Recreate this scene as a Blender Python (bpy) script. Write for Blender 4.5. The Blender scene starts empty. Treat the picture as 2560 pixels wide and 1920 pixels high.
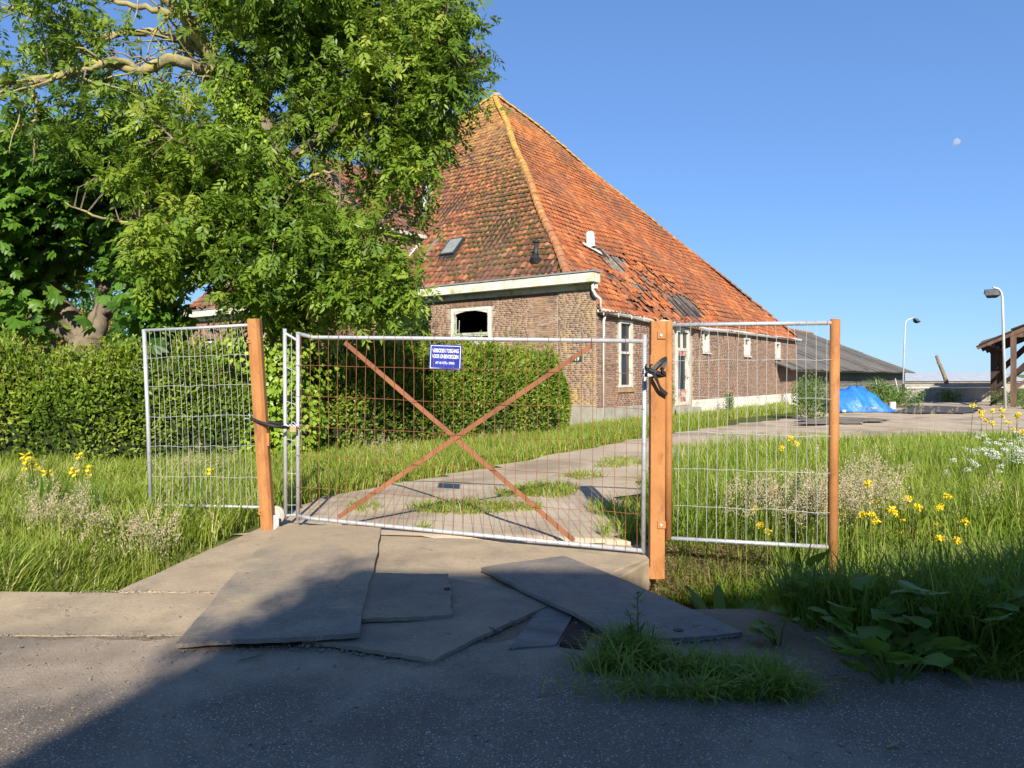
import bpy, math, random
import numpy as np
from mathutils import Vector, Matrix
rnd = random.Random(7)
S = bpy.context.scene
C = S.collection
R = math.radians
# ------------------------------------------------------------------ camera, sky, sun
EYE, F, HY = 1.6, 1800.0, 940.0
cam = bpy.data.cameras.new('camera'); cam.sensor_width = 36; cam.lens = F/2560*36
cam.shift_y = -20/2560; cam.clip_start = .1; cam.clip_end = 6000
camo = bpy.data.objects.new('camera', cam); C.objects.link(camo)
camo.location = (0, 0, EYE); camo.rotation_euler = (R(90), 0, 0)
S.camera = camo
SUN_EL = R(28.5); SUN_DIR = Vector((-.077*math.cos(SUN_EL), math.cos(SUN_EL), -math.sin(SUN_EL))).normalized()
w = bpy.data.worlds.new('World'); S.world = w; w.use_nodes = True
wn = w.node_tree.nodes; wl = w.node_tree.links
sky = wn.new('ShaderNodeTexSky'); sky.sky_type = 'NISHITA'; sky.sun_disc = False
sky.sun_elevation = SUN_EL; sky.sun_rotation = R(180-4.4); sky.air_density = 1.0; sky.dust_density = .0; sky.ozone_density = 1.5; sky.altitude = 0
bg = wn['Background']; bg.inputs[1].default_value = .15
gm = wn.new('ShaderNodeGamma'); gm.inputs[1].default_value = .6; wl.new(sky.outputs[0], gm.inputs[0])
tn = wn.new('ShaderNodeMix'); tn.data_type = 'RGBA'; tn.blend_type = 'MULTIPLY'; tn.inputs[0].default_value = 1; tn.inputs[7].default_value = (.335, .525, .86, 1)
wl.new(gm.outputs[0], tn.inputs[6]); wl.new(tn.outputs[2], bg.inputs[0])
sl = bpy.data.lights.new('sun', 'SUN'); sl.energy = 3.55; sl.angle = R(.53); sl.color = (1, .93, .80)
so = bpy.data.objects.new('sun', sl); C.objects.link(so)
so.rotation_euler = SUN_DIR.to_track_quat('-Z', 'Y').to_euler(); so.location = (0, -20, 30)
S.view_settings.view_transform = 'Standard'; S.view_settings.look = 'None'
S.view_settings.exposure = 1.32; S.view_settings.gamma = 1; S.view_settings.use_curve_mapping = False

# ------------------------------------------------------------------ helpers
def P(px, py, Y): return Vector(((px-1280)*Y/F, Y, EYE-(py-HY)*Y/F))
def G(px, py, z=0.0):
    Y = (EYE-z)*F/(py-HY); return Vector(((px-1280)*Y/F, Y, z))
def tag(o, label=None, cat=None, group=None, kind=None):
    if label: o['label'] = label
    if cat: o['category'] = cat
    if group: o['group'] = group
    if kind: o['kind'] = kind
    return o
def root(name, label, cat, loc=(0, 0, 0), rz=0, group=None):
    o = bpy.data.objects.new(name, None); C.objects.link(o); o.empty_display_size = .2
    o.location = loc; o.rotation_euler = (0, 0, rz)
    return tag(o, label, cat, group)
def link(name, me, mat=None, parent=None):
    o = bpy.data.objects.new(name, me); C.objects.link(o)
    if mat and not me.materials: me.materials.append(mat)
    if parent: o.parent = parent
    return o
class MB:
    def __init__(s): s.v = []; s.f = []; s.t = []
    def add(s, vs, fs, tint=.5):
        b = len(s.v); s.v += [tuple(x) for x in vs]; s.t += [tint]*len(vs)
        s.f += [tuple(b+i for i in f) for f in fs]; return s
    def box(s, a, b, tint=.5):
        x0, y0, z0 = a; x1, y1, z1 = b
        return s.add([(x0,y0,z0),(x1,y0,z0),(x1,y1,z0),(x0,y1,z0),(x0,y0,z1),(x1,y0,z1),(x1,y1,z1),(x0,y1,z1)],
            [(0,3,2,1),(4,5,6,7),(0,1,5,4),(1,2,6,5),(2,3,7,6),(3,0,4,7)], tint)
    def beam(s, p, q, wd, ht, up=(0,0,1), tint=.5):
        p = Vector(p); q = Vector(q); d = (q-p).normalized(); u = Vector(up)
        if abs(d.dot(u)) > .95: u = Vector((0,1,0))
        a = d.cross(u).normalized()*wd/2; b = a.cross(d).normalized()*ht/2
        vs = [p-a-b, p+a-b, p+a+b, p-a+b, q-a-b, q+a-b, q+a+b, q-a+b]
        return s.add(vs, [(0,1,2,3),(4,7,6,5),(0,4,5,1),(1,5,6,2),(2,6,7,3),(3,7,4,0)], tint)
    def tube(s, pts, rad, n=8, tint=.5, cap=True):
        pts = [Vector(p) for p in pts]
        if not hasattr(rad, '__len__'): rad = [rad]*len(pts)
        b = len(s.v); up = None
        for i, p in enumerate(pts):
            d = (pts[min(i+1, len(pts)-1)]-pts[max(i-1, 0)])
            d = d.normalized() if d.length > 1e-9 else Vector((0,0,1))
            if up is None:
                up = Vector((0,0,1)) if abs(d.z) < .9 else Vector((1,0,0))
            a = d.cross(up).normalized(); c = a.cross(d).normalized(); up = c
            for k in range(n):
                t = 2*math.pi*k/n; q = p+(a*math.cos(t)+c*math.sin(t))*rad[i]
                s.v.append(tuple(q)); s.t.append(tint)
        for i in range(len(pts)-1):
            for k in range(n):
                k2 = (k+1) % n
                s.f.append((b+i*n+k, b+i*n+k2, b+(i+1)*n+k2, b+(i+1)*n+k))
        if cap:
            s.f.append(tuple(b+k for k in range(n))[::-1]); e = b+(len(pts)-1)*n
            s.f.append(tuple(e+k for k in range(n)))
        return s
    def prism(s, poly, z0, z1, tint=.5):
        n = len(poly); b = len(s.v)
        zz0 = z0 if hasattr(z0, '__len__') else [z0]*n; zz1 = z1 if hasattr(z1, '__len__') else [z1]*n
        s.v += [(p[0], p[1], zz0[i]) for i, p in enumerate(poly)]+[(p[0], p[1], zz1[i]) for i, p in enumerate(poly)]
        s.t += [tint]*2*n
        s.f.append(tuple(range(b, b+n))[::-1]); s.f.append(tuple(range(b+n, b+2*n)))
        for i in range(n):
            j = (i+1) % n; s.f.append((b+i, b+j, b+n+j, b+n+i))
        return s
    def build(s, name, mat, parent=None, smooth=False, bevel=0):
        me = bpy.data.meshes.new(name); me.from_pydata(s.v, [], s.f)
        a = me.attributes.new('tint', 'FLOAT', 'POINT'); a.data.foreach_set('value', s.t)
        if smooth: me.polygons.foreach_set('use_smooth', [True]*len(me.polygons))
        me.update(); o = link(name, me, mat, parent)
        if bevel:
            m = o.modifiers.new('bevel', 'BEVEL'); m.width = bevel; m.segments = 2; m.limit_method = 'ANGLE'
        return o
def np_mesh(name, V, Fa, tint, mat, parent=None, smooth=False):
    V = np.ascontiguousarray(V, dtype=np.float32); Fa = np.ascontiguousarray(Fa, dtype=np.int32)
    me = bpy.data.meshes.new(name); n = Fa.shape[1]
    me.vertices.add(len(V)); me.vertices.foreach_set('co', V.ravel())
    me.loops.add(Fa.size); me.polygons.add(len(Fa))
    me.loops.foreach_set('vertex_index', Fa.ravel())
    me.polygons.foreach_set('loop_start', np.arange(0, Fa.size, n, dtype=np.int32))
    me.polygons.foreach_set('loop_total', np.full(len(Fa), n, dtype=np.int32))
    if smooth: me.polygons.foreach_set('use_smooth', np.ones(len(Fa), dtype=bool))
    a = me.attributes.new('tint', 'FLOAT', 'POINT'); a.data.foreach_set('value', np.ascontiguousarray(tint, dtype=np.float32))
    me.update(calc_edges=True)
    return link(name, me, mat, parent)
def norm(a): return a/np.maximum(np.linalg.norm(a, axis=-1, keepdims=True), 1e-9)
class Leaves:
    """collects folded leaf blades (two triangles each) with a tint per leaf"""
    def __init__(s): s.V = []; s.T = []
    def add(s, Pn, D, N, L, W, T, wide=.45, fold=.15):
        Pn = np.asarray(Pn, float); D = norm(np.asarray(D, float)); N = np.asarray(N, float)
        Sd = norm(np.cross(D, N)); N = np.cross(Sd, D)
        L = np.broadcast_to(L, (len(Pn),))[:, None]; W = np.broadcast_to(W, (len(Pn),))[:, None]
        mid = Pn+D*L*wide+N*W*fold
        q = np.stack([Pn, mid+Sd*W*.5, Pn+D*L, mid-Sd*W*.5], axis=1)
        s.V.append(q); s.T.append(np.repeat(np.broadcast_to(T, (len(Pn),)), 4))
    def build(s, name, mat, parent=None):
        V = np.concatenate(s.V).reshape(-1, 3); T = np.concatenate(s.T); n = len(V)//4
        b = np.arange(n)[:, None]*4
        Fa = np.concatenate([b+np.array([[0, 1, 2]]), b+np.array([[0, 2, 3]])], axis=1).reshape(-1, 3)
        return np_mesh(name, V, Fa, T, mat, parent)
class Blades:
    """collects curved tapering grass blades (five triangles each)"""
    def __init__(s): s.V = []; s.T = []
    def add(s, Pn, H, W, lean, T, rs, stiff=1.6):
        n = len(Pn); Pn = np.asarray(Pn, float); az = rs.uniform(0, 2*np.pi, n)
        ld = np.stack([np.cos(az), np.sin(az), 0*az], 1); fa = az+np.pi/2+rs.normal(0, .5, n)
        wd = np.stack([np.cos(fa), np.sin(fa), 0*fa], 1)
        H = np.broadcast_to(H, (n,))[:, None]; W = np.broadcast_to(W, (n,))[:, None]; lean = np.broadcast_to(lean, (n,))[:, None]
        out = []
        for t, wf in ((0, .7), (.4, 1), (.75, .7)):
            c = Pn+ld*H*lean*t**stiff+np.array([0, 0, 1.])*H*(t-.45*lean*t*t)
            out += [c-wd*W*wf*.5, c+wd*W*wf*.5]
        out.append(Pn+ld*H*lean*1.05+np.array([0, 0, 1.])*H*(1-.5*lean))
        s.V.append(np.stack(out, 1)); s.T.append(np.repeat(np.broadcast_to(T, (n,)), 7))
    def build(s, name, mat, parent=None):
        V = np.concatenate(s.V).reshape(-1, 3); T = np.concatenate(s.T); n = len(V)//7
        b = np.arange(n)[:, None]*7
        Fa = np.concatenate([b+np.array([t]) for t in ([0,1,3],[0,3,2],[2,3,5],[2,5,4],[4,5,6])], axis=1).reshape(-1, 3)
        return np_mesh(name, V, Fa, T, mat, parent)
_ph = np.random.RandomState(3)
_K = [(_ph.normal(0, 1, 3), _ph.uniform(0, 6.28)) for _ in range(40)]
def wob(Pn, scale=1.0, o=0):
    Pn = np.asarray(Pn, float); a = 0
    for i in range(7):
        k, f = _K[(i+o) % 40]; a = a+np.sin(Pn @ (k*scale*(1+.35*i))+f)/(1+.3*i)
    return a/2.6
def inpoly(x, y, poly):
    x = np.asarray(x); y = np.asarray(y); c = np.zeros(x.shape, bool); n = len(poly)
    for i in range(n):
        x0, y0 = poly[i][:2]; x1, y1 = poly[(i+1) % n][:2]
        if y0 == y1: continue
        c ^= ((y0 > y) != (y1 > y)) & (x < (x1-x0)*(y-y0)/(y1-y0)+x0)
    return c

# ------------------------------------------------------------------ materials
def newmat(name):
    m = bpy.data.materials.new(name); m.use_nodes = True
    nt = m.node_tree; return m, nt, nt.nodes, nt.links, nt.nodes['Principled BSDF']
def rgb(c): return (c[0], c[1], c[2], 1)
def ramp(nt, fac, stops):
    r = nt.nodes.new('ShaderNodeValToRGB'); e = r.color_ramp.elements
    while len(e) < len(stops): e.new(.5)
    for el, (p, c) in zip(e, stops): el.position = p; el.color = rgb(c) if hasattr(c, '__len__') else (c, c, c, 1)
    if fac is not None: nt.links.new(fac, r.inputs[0])
    return r.outputs[0]
def noise(nt, scale, detail=5, rough=.6, vec=None, stretch=None, dist=0):
    n = nt.nodes.new('ShaderNodeTexNoise'); n.inputs['Scale'].default_value = scale
    n.inputs['Detail'].default_value = detail; n.inputs['Roughness'].default_value = rough; n.inputs['Distortion'].default_value = dist
    if vec is None: vec = nt.nodes.new('ShaderNodeNewGeometry').outputs['Position']
    if stretch:
        mp = nt.nodes.new('ShaderNodeMapping'); mp.inputs['Scale'].default_value = stretch
        nt.links.new(vec, mp.inputs['Vector']); vec = mp.outputs[0]
    nt.links.new(vec, n.inputs['Vector']); return n.outputs['Fac']
def mix(nt, fac, a, b, mode='MIX'):
    m = nt.nodes.new('ShaderNodeMix'); m.data_type = 'RGBA'; m.blend_type = mode
    for sock, val in ((m.inputs[0], fac), (m.inputs[6], a), (m.inputs[7], b)):
        if hasattr(val, 'is_output'): nt.links.new(val, sock)
        elif hasattr(val, '__len__'): sock.default_value = rgb(val)
        else: sock.default_value = val if sock == m.inputs[0] else (val, val, val, 1)
    return m.outputs[2]
def mth(nt, op, a, b=None, clamp=False):
    m = nt.nodes.new('ShaderNodeMath'); m.operation = op; m.use_clamp = clamp
    for i, val in enumerate((a, b)):
        if val is None: continue
        if hasattr(val, 'is_output'): nt.links.new(val, m.inputs[i])
        else: m.inputs[i].default_value = val
    return m.outputs[0]
def bump(nt, h, strength, dist=.02):
    b = nt.nodes.new('ShaderNodeBump'); b.inputs['Strength'].default_value = strength; b.inputs['Distance'].default_value = dist
    nt.links.new(h, b.inputs['Height']); nt.links.new(b.outputs[0], nt.nodes['Principled BSDF'].inputs['Normal'])
def tintval(nt):
    a = nt.nodes.new('ShaderNodeAttribute'); a.attribute_name = 'tint'
    o = nt.nodes.new('ShaderNodeObjectInfo')
    z = mth(nt, 'LESS_THAN', a.outputs['Fac'], .0005)
    return mth(nt, 'ADD', a.outputs['Fac'], mth(nt, 'MULTIPLY', z, o.outputs['Random']))
def xyz(nt):
    s = nt.nodes.new('ShaderNodeSeparateXYZ'); nt.links.new(nt.nodes.new('ShaderNodeNewGeometry').outputs['Position'], s.inputs[0])
    return s.outputs
def pm(name, stops, scale=3, detail=6, rough=.85, spec=.25, metal=0, b=0, bscale=60, bdist=.01, stretch=None, tintamt=0, speck=None):
    m, nt, n, l, bs = newmat(name)
    col = ramp(nt, noise(nt, scale, detail, stretch=stretch), stops)
    if tintamt:
        t = tintval(nt); k = mth(nt, 'ADD', mth(nt, 'MULTIPLY', mth(nt, 'SUBTRACT', t, .5), tintamt), 1.0)
        col = mix(nt, 1.0, col, k, 'MULTIPLY')
    if speck:
        col = mix(nt, ramp(nt, noise(nt, speck[0], 3), [(speck[1], 0), (min(1, speck[1]+.06), 1)]), col, speck[2])
    l.new(col, bs.inputs['Base Color']); bs.inputs['Roughness'].default_value = rough
    bs.inputs['Specular IOR Level'].default_value = spec; bs.inputs['Metallic'].default_value = metal
    if b: bump(nt, noise(nt, bscale, 4, stretch=stretch), b, bdist)
    return m
def leafmat(name, stops, trans=.3, rough=.5, spec=.22, tcol=(.35, .5, .05), vary=.0):
    m, nt, n, l, bs = newmat(name)
    a = n.new('ShaderNodeAttribute'); a.attribute_name = 'tint'
    f = a.outputs['Fac']
    if vary: f = mth(nt, 'ADD', f, mth(nt, 'MULTIPLY', mth(nt, 'SUBTRACT', noise(nt, .9, 3), .5), vary))
    col = ramp(nt, f, stops)
    l.new(col, bs.inputs['Base Color']); bs.inputs['Roughness'].default_value = rough; bs.inputs['Specular IOR Level'].default_value = spec
    tr = n.new('ShaderNodeBsdfTranslucent'); l.new(mix(nt, .5, col, tcol), tr.inputs[0])
    mx = n.new('ShaderNodeMixShader'); mx.inputs[0].default_value = trans
    l.new(bs.outputs[0], mx.inputs[1]); l.new(tr.outputs[0], mx.inputs[2]); l.new(mx.outputs[0], n['Material Output'].inputs[0])
    return m
M = {}
M['rust'] = pm('rust_paint', [(.3, (.31, .13, .042)), (.6, (.37, .165, .058)), (.8, (.24, .095, .036))], 5, rough=.75, b=.15, bscale=120, bdist=.003)
M['brace'] = pm('brown_rust', [(.3, (.19, .08, .04)), (.6, (.25, .105, .052)), (.8, (.16, .07, .04))], 6, rough=.8)
def rustmat(name, a, b_, dk):
    m, nt, n, l, bs = newmat(name)
    col = ramp(nt, noise(nt, 2.2, 8, .65), [(.35, a), (.6, b_)])
    col = mix(nt, ramp(nt, noise(nt, 9, 8, .7, stretch=(1, 1, .35)), [(.52, 0), (.68, .75)]), col, dk)
    col = mix(nt, ramp(nt, noise(nt, 70, 4), [(.58, 0), (.7, .5)]), col, tuple(c*.6 for c in dk))
    l.new(col, bs.inputs['Base Color']); l.new(ramp(nt, noise(nt, 12, 5), [(.3, .6), (.7, .95)]), bs.inputs['Roughness']); bs.inputs['Specular IOR Level'].default_value = .25
    bump(nt, noise(nt, 110, 6), .35, .004); return m
M['rust'] = rustmat('rust_orange_steel', (.33, .135, .042), (.40, .18, .062), (.20, .075, .032))
M['brace'] = rustmat('brown_rust_steel', (.20, .082, .04), (.28, .115, .055), (.12, .05, .03))
M['rustwire'] = pm('rust_wire', [(.3, (.16, .06, .03)), (.7, (.28, .11, .05))], 9, rough=.85)
M['galv'] = pm('galvanised', [(.3, (.36, .37, .38)), (.55, (.47, .48, .49)), (.72, (.30, .29, .28))], 14, rough=.5, spec=.5, metal=.35, speck=(30, .72, (.25, .13, .07)))
M['galvwire'] = pm('galvanised_wire', [(.3, (.34, .35, .34)), (.7, (.46, .46, .45))], 9, rough=.6, metal=.2)
M['black'] = pm('black_rubber', [(.3, (.012, .012, .013)), (.7, (.03, .03, .032))], 20, rough=.55)
M['white'] = pm('white_paint', [(.25, (.44, .42, .34)), (.5, (.62, .61, .55)), (.75, (.42, .39, .29))], 2.5, detail=8, rough=.6, stretch=(1, 1, 2.5))
M['whiteold'] = pm('flaking_white_paint', [(.3, (.28, .24, .18)), (.45, (.52, .49, .42)), (.75, (.60, .58, .52))], 6, detail=9, rough=.7, stretch=(1, 1, .35))
M['cornice'] = pm('cornice_paint', [(.34, (.36, .34, .16)), (.46, (.60, .57, .44)), (.6, (.70, .68, .57)), (.8, (.55, .52, .38))], 2.2, detail=8, rough=.6)
M['pvc'] = pm('white_pvc', [(.3, (.50, .49, .45)), (.55, (.62, .61, .57)), (.75, (.45, .43, .36))], 2.5, detail=8, rough=.5)
M['dark'] = pm('dark_metal', [(.3, (.02, .02, .022)), (.7, (.05, .05, .055))], 8, rough=.5)
M['brass'] = pm('brass', [(.3, (.40, .28, .14)), (.7, (.55, .42, .22))], 30, rough=.4, metal=.6)
M['zinc'] = pm('zinc_pipe', [(.3, (.25, .26, .27)), (.7, (.42, .43, .44))], 7, rough=.5, metal=.4)
M['wooddark'] = pm('dark_timber', [(.3, (.022, .015, .011)), (.7, (.065, .043, .032))], 5, rough=.85, stretch=(1, 1, .2), b=.3, bscale=30)
M['woodbrown'] = pm('brown_timber', [(.3, (.08, .052, .038)), (.7, (.16, .10, .07))], 5, rough=.85, stretch=(1, 1, .2), b=.3, bscale=30)
M['woodgrey'] = pm('weathered_timber', [(.3, (.12, .105, .09)), (.7, (.28, .25, .21))], 6, rough=.9, stretch=(.4, 1, 2), b=.3, bscale=40, tintamt=.6)
M['bark'] = pm('bark', [(.3, (.09, .07, .05)), (.6, (.20, .16, .11)), (.75, (.26, .22, .10))], 6, rough=.95, b=.6, bscale=25, bdist=.03, stretch=(1, 1, .4))
M['barklichen'] = pm('lichen_bark', [(.3, (.13, .11, .07)), (.5, (.27, .23, .11)), (.7, (.40, .33, .09))], 4, rough=.95, b=.5, bscale=22, bdist=.03)
M['concrete'] = pm('concrete', [(.3, (.22, .20, .165)), (.6, (.32, .295, .24)), (.8, (.40, .37, .31))], 1.6, detail=9, rough=.9, stretch=(1, 1, .35), b=.2)
M['plinth'] = pm('cement_plinth', [(.3, (.24, .22, .18)), (.7, (.40, .37, .30))], 2.5, detail=8, rough=.9, b=.2)
M['whitewash'] = pm('whitewashed_plinth', [(.3, (.42, .36, .27)), (.5, (.66, .62, .52)), (.7, (.75, .72, .63))], 2, detail=8, rough=.9, b=.2)
M['tarp'] = pm('blue_tarpaulin', [(.3, (.015, .12, .55)), (.7, (.03, .19, .68))], 3, rough=.45, spec=.5, b=.5, bscale=6, bdist=.05)
M['corrug'] = pm('fibre_cement', [(.3, (.07, .066, .063)), (.55, (.11, .104, .10)), (.75, (.15, .14, .125))], 1.1, detail=9, rough=.95, tintamt=.3)
M['straw'] = pm('straw', [(.3, (.28, .20, .10)), (.7, (.42, .33, .18))], 6, rough=.95)
M['glass'], nt, n, l, bs = newmat('dusty_glass')
bs.inputs['Base Color'].default_value = (.02, .025, .03, 1); bs.inputs['Roughness'].default_value = .12; bs.inputs['Specular IOR Level'].default_value = .6
bump(nt, noise(nt, 3, 2), .05, .02)
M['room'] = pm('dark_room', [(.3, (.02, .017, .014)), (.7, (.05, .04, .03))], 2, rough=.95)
# --- ground materials
def sandmat(name, a, bcol, dark, scale=2.0, grit=220, dmask=None):
    m, nt, n, l, bs = newmat(name)
    base = ramp(nt, noise(nt, scale, 8), [(.32, a), (.62, bcol)])
    base = mix(nt, ramp(nt, noise(nt, scale*.7, 6, dist=.6), [(.5, 0), (.62, .75)]), base, dark)
    g = noise(nt, grit, 2); base = mix(nt, ramp(nt, g, [(.62, 0), (.72, .6)]), base, (.52, .47, .40))
    base = mix(nt, ramp(nt, g, [(.25, .6), (.36, 0)]), base, (.10, .085, .07))
    l.new(base, bs.inputs['Base Color']); bs.inputs['Roughness'].default_value = .95; bs.inputs['Specular IOR Level'].default_value = .15
    bump(nt, mth(nt, 'ADD', g, noise(nt, 12, 5)), .5, .012)
    return m
M['drive'] = sandmat('sandy_gravel', (.40, .315, .22), (.50, .40, .285), (.26, .20, .135), .9, 45)
M['deck'] = sandmat('sandy_deck', (.36, .275, .175), (.48, .375, .25), (.24, .185, .125), 1.3, 90)
M['soil'] = sandmat('soil', (.10, .085, .055), (.17, .14, .095), (.06, .06, .035), 1.1, 60)
def platemat(name, rub, sand, amt, yk=0, y0=5.5):
    m, nt, n, l, bs = newmat(name); X, Yc, Z = xyz(nt)
    rb = ramp(nt, noise(nt, 5, 7), [(.3, rub), (.7, tuple(c*1.5 for c in rub))])
    sd = ramp(nt, noise(nt, 3, 7), [(.3, tuple(c*.8 for c in sand)), (.7, sand)])
    f = mth(nt, 'ADD', noise(nt, 1.9, 9, .65, dist=.4), mth(nt, 'MULTIPLY', noise(nt, 60, 3), .12))
    if yk: f = mth(nt, 'SUBTRACT', f, mth(nt, 'MULTIPLY', mth(nt, 'SUBTRACT', Yc, y0), yk))
    f = ramp(nt, f, [(max(0, amt-.08), 1), (amt+.2, .06)])
    col = mix(nt, f, rb, sd)
    col = mix(nt, ramp(nt, noise(nt, 160, 2), [(.66, 0), (.72, .7)]), col, (.5, .46, .40))
    col = mix(nt, ramp(nt, noise(nt, 7, 5, dist=1.5), [(.66, 0), (.70, .8)]), col, tuple(c*.55 for c in rub))
    l.new(col, bs.inputs['Base Color']); bs.inputs['Roughness'].default_value = .85; bs.inputs['Specular IOR Level'].default_value = .15
    scr = noise(nt, 9, 6, .7, stretch=(1, 7, 1)); col = mix(nt, ramp(nt, scr, [(.58, 0), (.64, .5)]), col, tuple(c*1.25 for c in sand))
    col = mix(nt, ramp(nt, noise(nt, 55, 3, .7), [(.60, 0), (.66, .55)]), col, tuple(c*.55 for c in rub)); col = mix(nt, ramp(nt, noise(nt, 42, 3, .7), [(.64, 0), (.69, .6)]), col, tuple(min(.6, c*1.4) for c in sand))
    l.new(col, bs.inputs['Base Color'])
    bump(nt, mth(nt, 'ADD', mth(nt, 'ADD', noise(nt, 180, 2), noise(nt, 14, 5)), scr), .5, .008)
    return m
M['plate'] = platemat('dusty_rubber_plate', (.16, .142, .122), (.43, .335, .215), .46, .14, 5.2)
M['plate4'] = platemat('dark_rubber_plate', (.155, .138, .12), (.36, .285, .195), .40, .05, 5.2)
M['plate2'] = platemat('dirty_rubber_plate', (.17, .145, .115), (.33, .265, .185), .50)
M['plate3'] = platemat('sand_covered_plate', (.20, .16, .115), (.46, .355, .23), .62)
# asphalt with drifted sand towards the verge
m, nt, n, l, bs = newmat('asphalt'); M['asphalt'] = m
X, Yc, Z = xyz(nt)
v = n.new('ShaderNodeTexVoronoi'); v.inputs['Scale'].default_value = 100; l.new(n.new('ShaderNodeNewGeometry').outputs['Position'], v.inputs['Vector'])
sep = n.new('ShaderNodeSeparateColor'); l.new(v.outputs['Color'], sep.inputs[0])
chip = ramp(nt, sep.outputs[0], [(.0, (.17, .138, .105)), (.5, (.27, .222, .172)), (.82, (.36, .30, .24)), (.9, (.52, .45, .37)), (1, (.74, .66, .56))])
chip = mix(nt, ramp(nt, v.outputs['Distance'], [(.25, 0), (.55, 1)]), chip, (.17, .138, .108))
chip = mix(nt, ramp(nt, noise(nt, 2.2, 9, .7), [(.35, .55), (.6, 0)]), chip, (.15, .123, .095))
chip = mix(nt, ramp(nt, noise(nt, 1.1, 8, .7, dist=.8), [(.5, 0), (.68, .6)]), chip, (.33, .27, .205))
edge = mth(nt, 'ADD', mth(nt, 'MULTIPLY', mth(nt, 'SUBTRACT', Yc, 3.45), 1.5), mth(nt, 'MULTIPLY', mth(nt, 'SUBTRACT', noise(nt, 1.3, 8), .5), 2.6))
edge = mth(nt, 'ADD', edge, mth(nt, 'MULTIPLY', mth(nt, 'ADD', X, 1.2), -.30))
fs = mth(nt, 'MULTIPLY', ramp(nt, edge, [(.05, 0), (.8, .95)]), ramp(nt, noise(nt, 90, 3), [(.3, .55), (.6, 1)]))
sand = ramp(nt, noise(nt, 4, 8), [(.3, (.27, .21, .15)), (.7, (.40, .32, .235))])
l.new(mix(nt, fs, chip, sand), bs.inputs['Base Color']); bs.inputs['Roughness'].default_value = .95; bs.inputs['Specular IOR Level'].default_value = .08
bump(nt, mth(nt, 'ADD', sep.outputs[1], noise(nt, 100, 2)), .7, .006)
# water
M['water'], nt, n, l, bs = newmat('ditch_water')
l.new(ramp(nt, noise(nt, 6, 6), [(.4, (.012, .012, .006)), (.7, (.05, .05, .015))]), bs.inputs['Base Color']); bs.inputs['Roughness'].default_value = .12
bump(nt, noise(nt, 9, 3), .1, .02)
# bricks
def brickmat(name, stops, lich=0):
    m, nt, n, l, bs = newmat(name)
    col = ramp(nt, tintval(nt), stops)
    col = mix(nt, ramp(nt, noise(nt, 1.1, 7), [(.40, 0), (.68, .6)]), col, (.36, .21, .135))
    col = mix(nt, ramp(nt, noise(nt, 45, 4), [(.35, 0), (.7, .35)]), col, (.30, .25, .20))
    if lich:
        a = n.new('ShaderNodeTexCoord').outputs['Object']
        f = ramp(nt, noise(nt, 1.6, 8, .7), [(.52, 0), (.62, lich)])
        col = mix(nt, f, col, (.46, .30, .07))
        col = mix(nt, ramp(nt, noise(nt, 2.3, 8, .7), [(.56, 0), (.66, .6)]), col, (.42, .38, .27))
    l.new(col, bs.inputs['Base Color']); bs.inputs['Roughness'].default_value = .92; bs.inputs['Specular IOR Level'].default_value = .15
    bump(nt, noise(nt, 70, 5), .5, .008)
    return m
M['brick'] = brickmat('brown_brick', [(0, (.09, .052, .04)), (.35, (.18, .098, .07)), (.7, (.27, .145, .095)), (.95, (.36, .195, .12)), (1, (.12, .08, .07))])
M['brickl'] = brickmat('lichen_brick', [(0, (.13, .085, .06)), (.4, (.24, .155, .105)), (.8, (.33, .22, .14)), (1, (.20, .14, .10))], .7)
M['brickf'] = brickmat('weathered_brick', [(0, (.10, .06, .045)), (.35, (.20, .115, .08)), (.7, (.29, .165, .112)), (1, (.38, .23, .155))], .16)
M['bricks'] = brickmat('red_brown_brick', [(0, (.10, .05, .035)), (.35, (.19, .09, .06)), (.7, (.28, .13, .08)), (1, (.38, .18, .10))])
M['mortar'] = pm('lime_mortar', [(.3, (.30, .25, .19)), (.7, (.44, .38, .29))], 3, detail=8, rough=.95, b=.3)
# roof tiles: weathered clay with lichen that favours the upper courses and the hips
def tilemat(name, stops, z0, z1, lic, licmax, brown):
    m, nt, n, l, bs = newmat(name); X, Yc, Z = xyz(nt)
    col = ramp(nt, tintval(nt), stops)
    col = mix(nt, ramp(nt, mth(nt, 'ADD', noise(nt, .55, 6), mth(nt, 'MULTIPLY', mth(nt, 'SUBTRACT', noise(nt, 4.3, 4), .5), .7)), [(.42, 0), (.66, brown)]), col, (.12, .075, .055))
    col = mix(nt, ramp(nt, noise(nt, 9, 5), [(.45, 0), (.75, .45)]), col, (.25, .10, .055))
    hz = mth(nt, 'DIVIDE', mth(nt, 'SUBTRACT', Z, z0), z1-z0, True)
    f = mth(nt, 'ADD', mth(nt, 'MULTIPLY', hz, lic), mth(nt, 'MULTIPLY', mth(nt, 'SUBTRACT', noise(nt, 2.4, 9, .72), .5), 2.2))
    col = mix(nt, ramp(nt, f, [(.25, 0), (.75, licmax)]), col, ramp(nt, noise(nt, 7, 4), [(.3, (.44, .25, .045)), (.7, (.52, .33, .09))]))
    col = mix(nt, ramp(nt, noise(nt, 5, 8, .7), [(.62, 0), (.70, .6)]), col, (.38, .35, .30))
    l.new(col, bs.inputs['Base Color']); bs.inputs['Roughness'].default_value = .85; bs.inputs['Specular IOR Level'].default_value = .2
    bump(nt, noise(nt, 40, 5), .4, .01)
    return m
M['tile_f'] = tilemat('mossy_clay_tile', [(0, (.06, .034, .026)), (.35, (.14, .058, .038)), (.62, (.26, .092, .048)), (.85, (.38, .14, .068)), (1, (.27, .18, .12))], 5, 16.0, .58, .8, 1.0)
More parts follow.
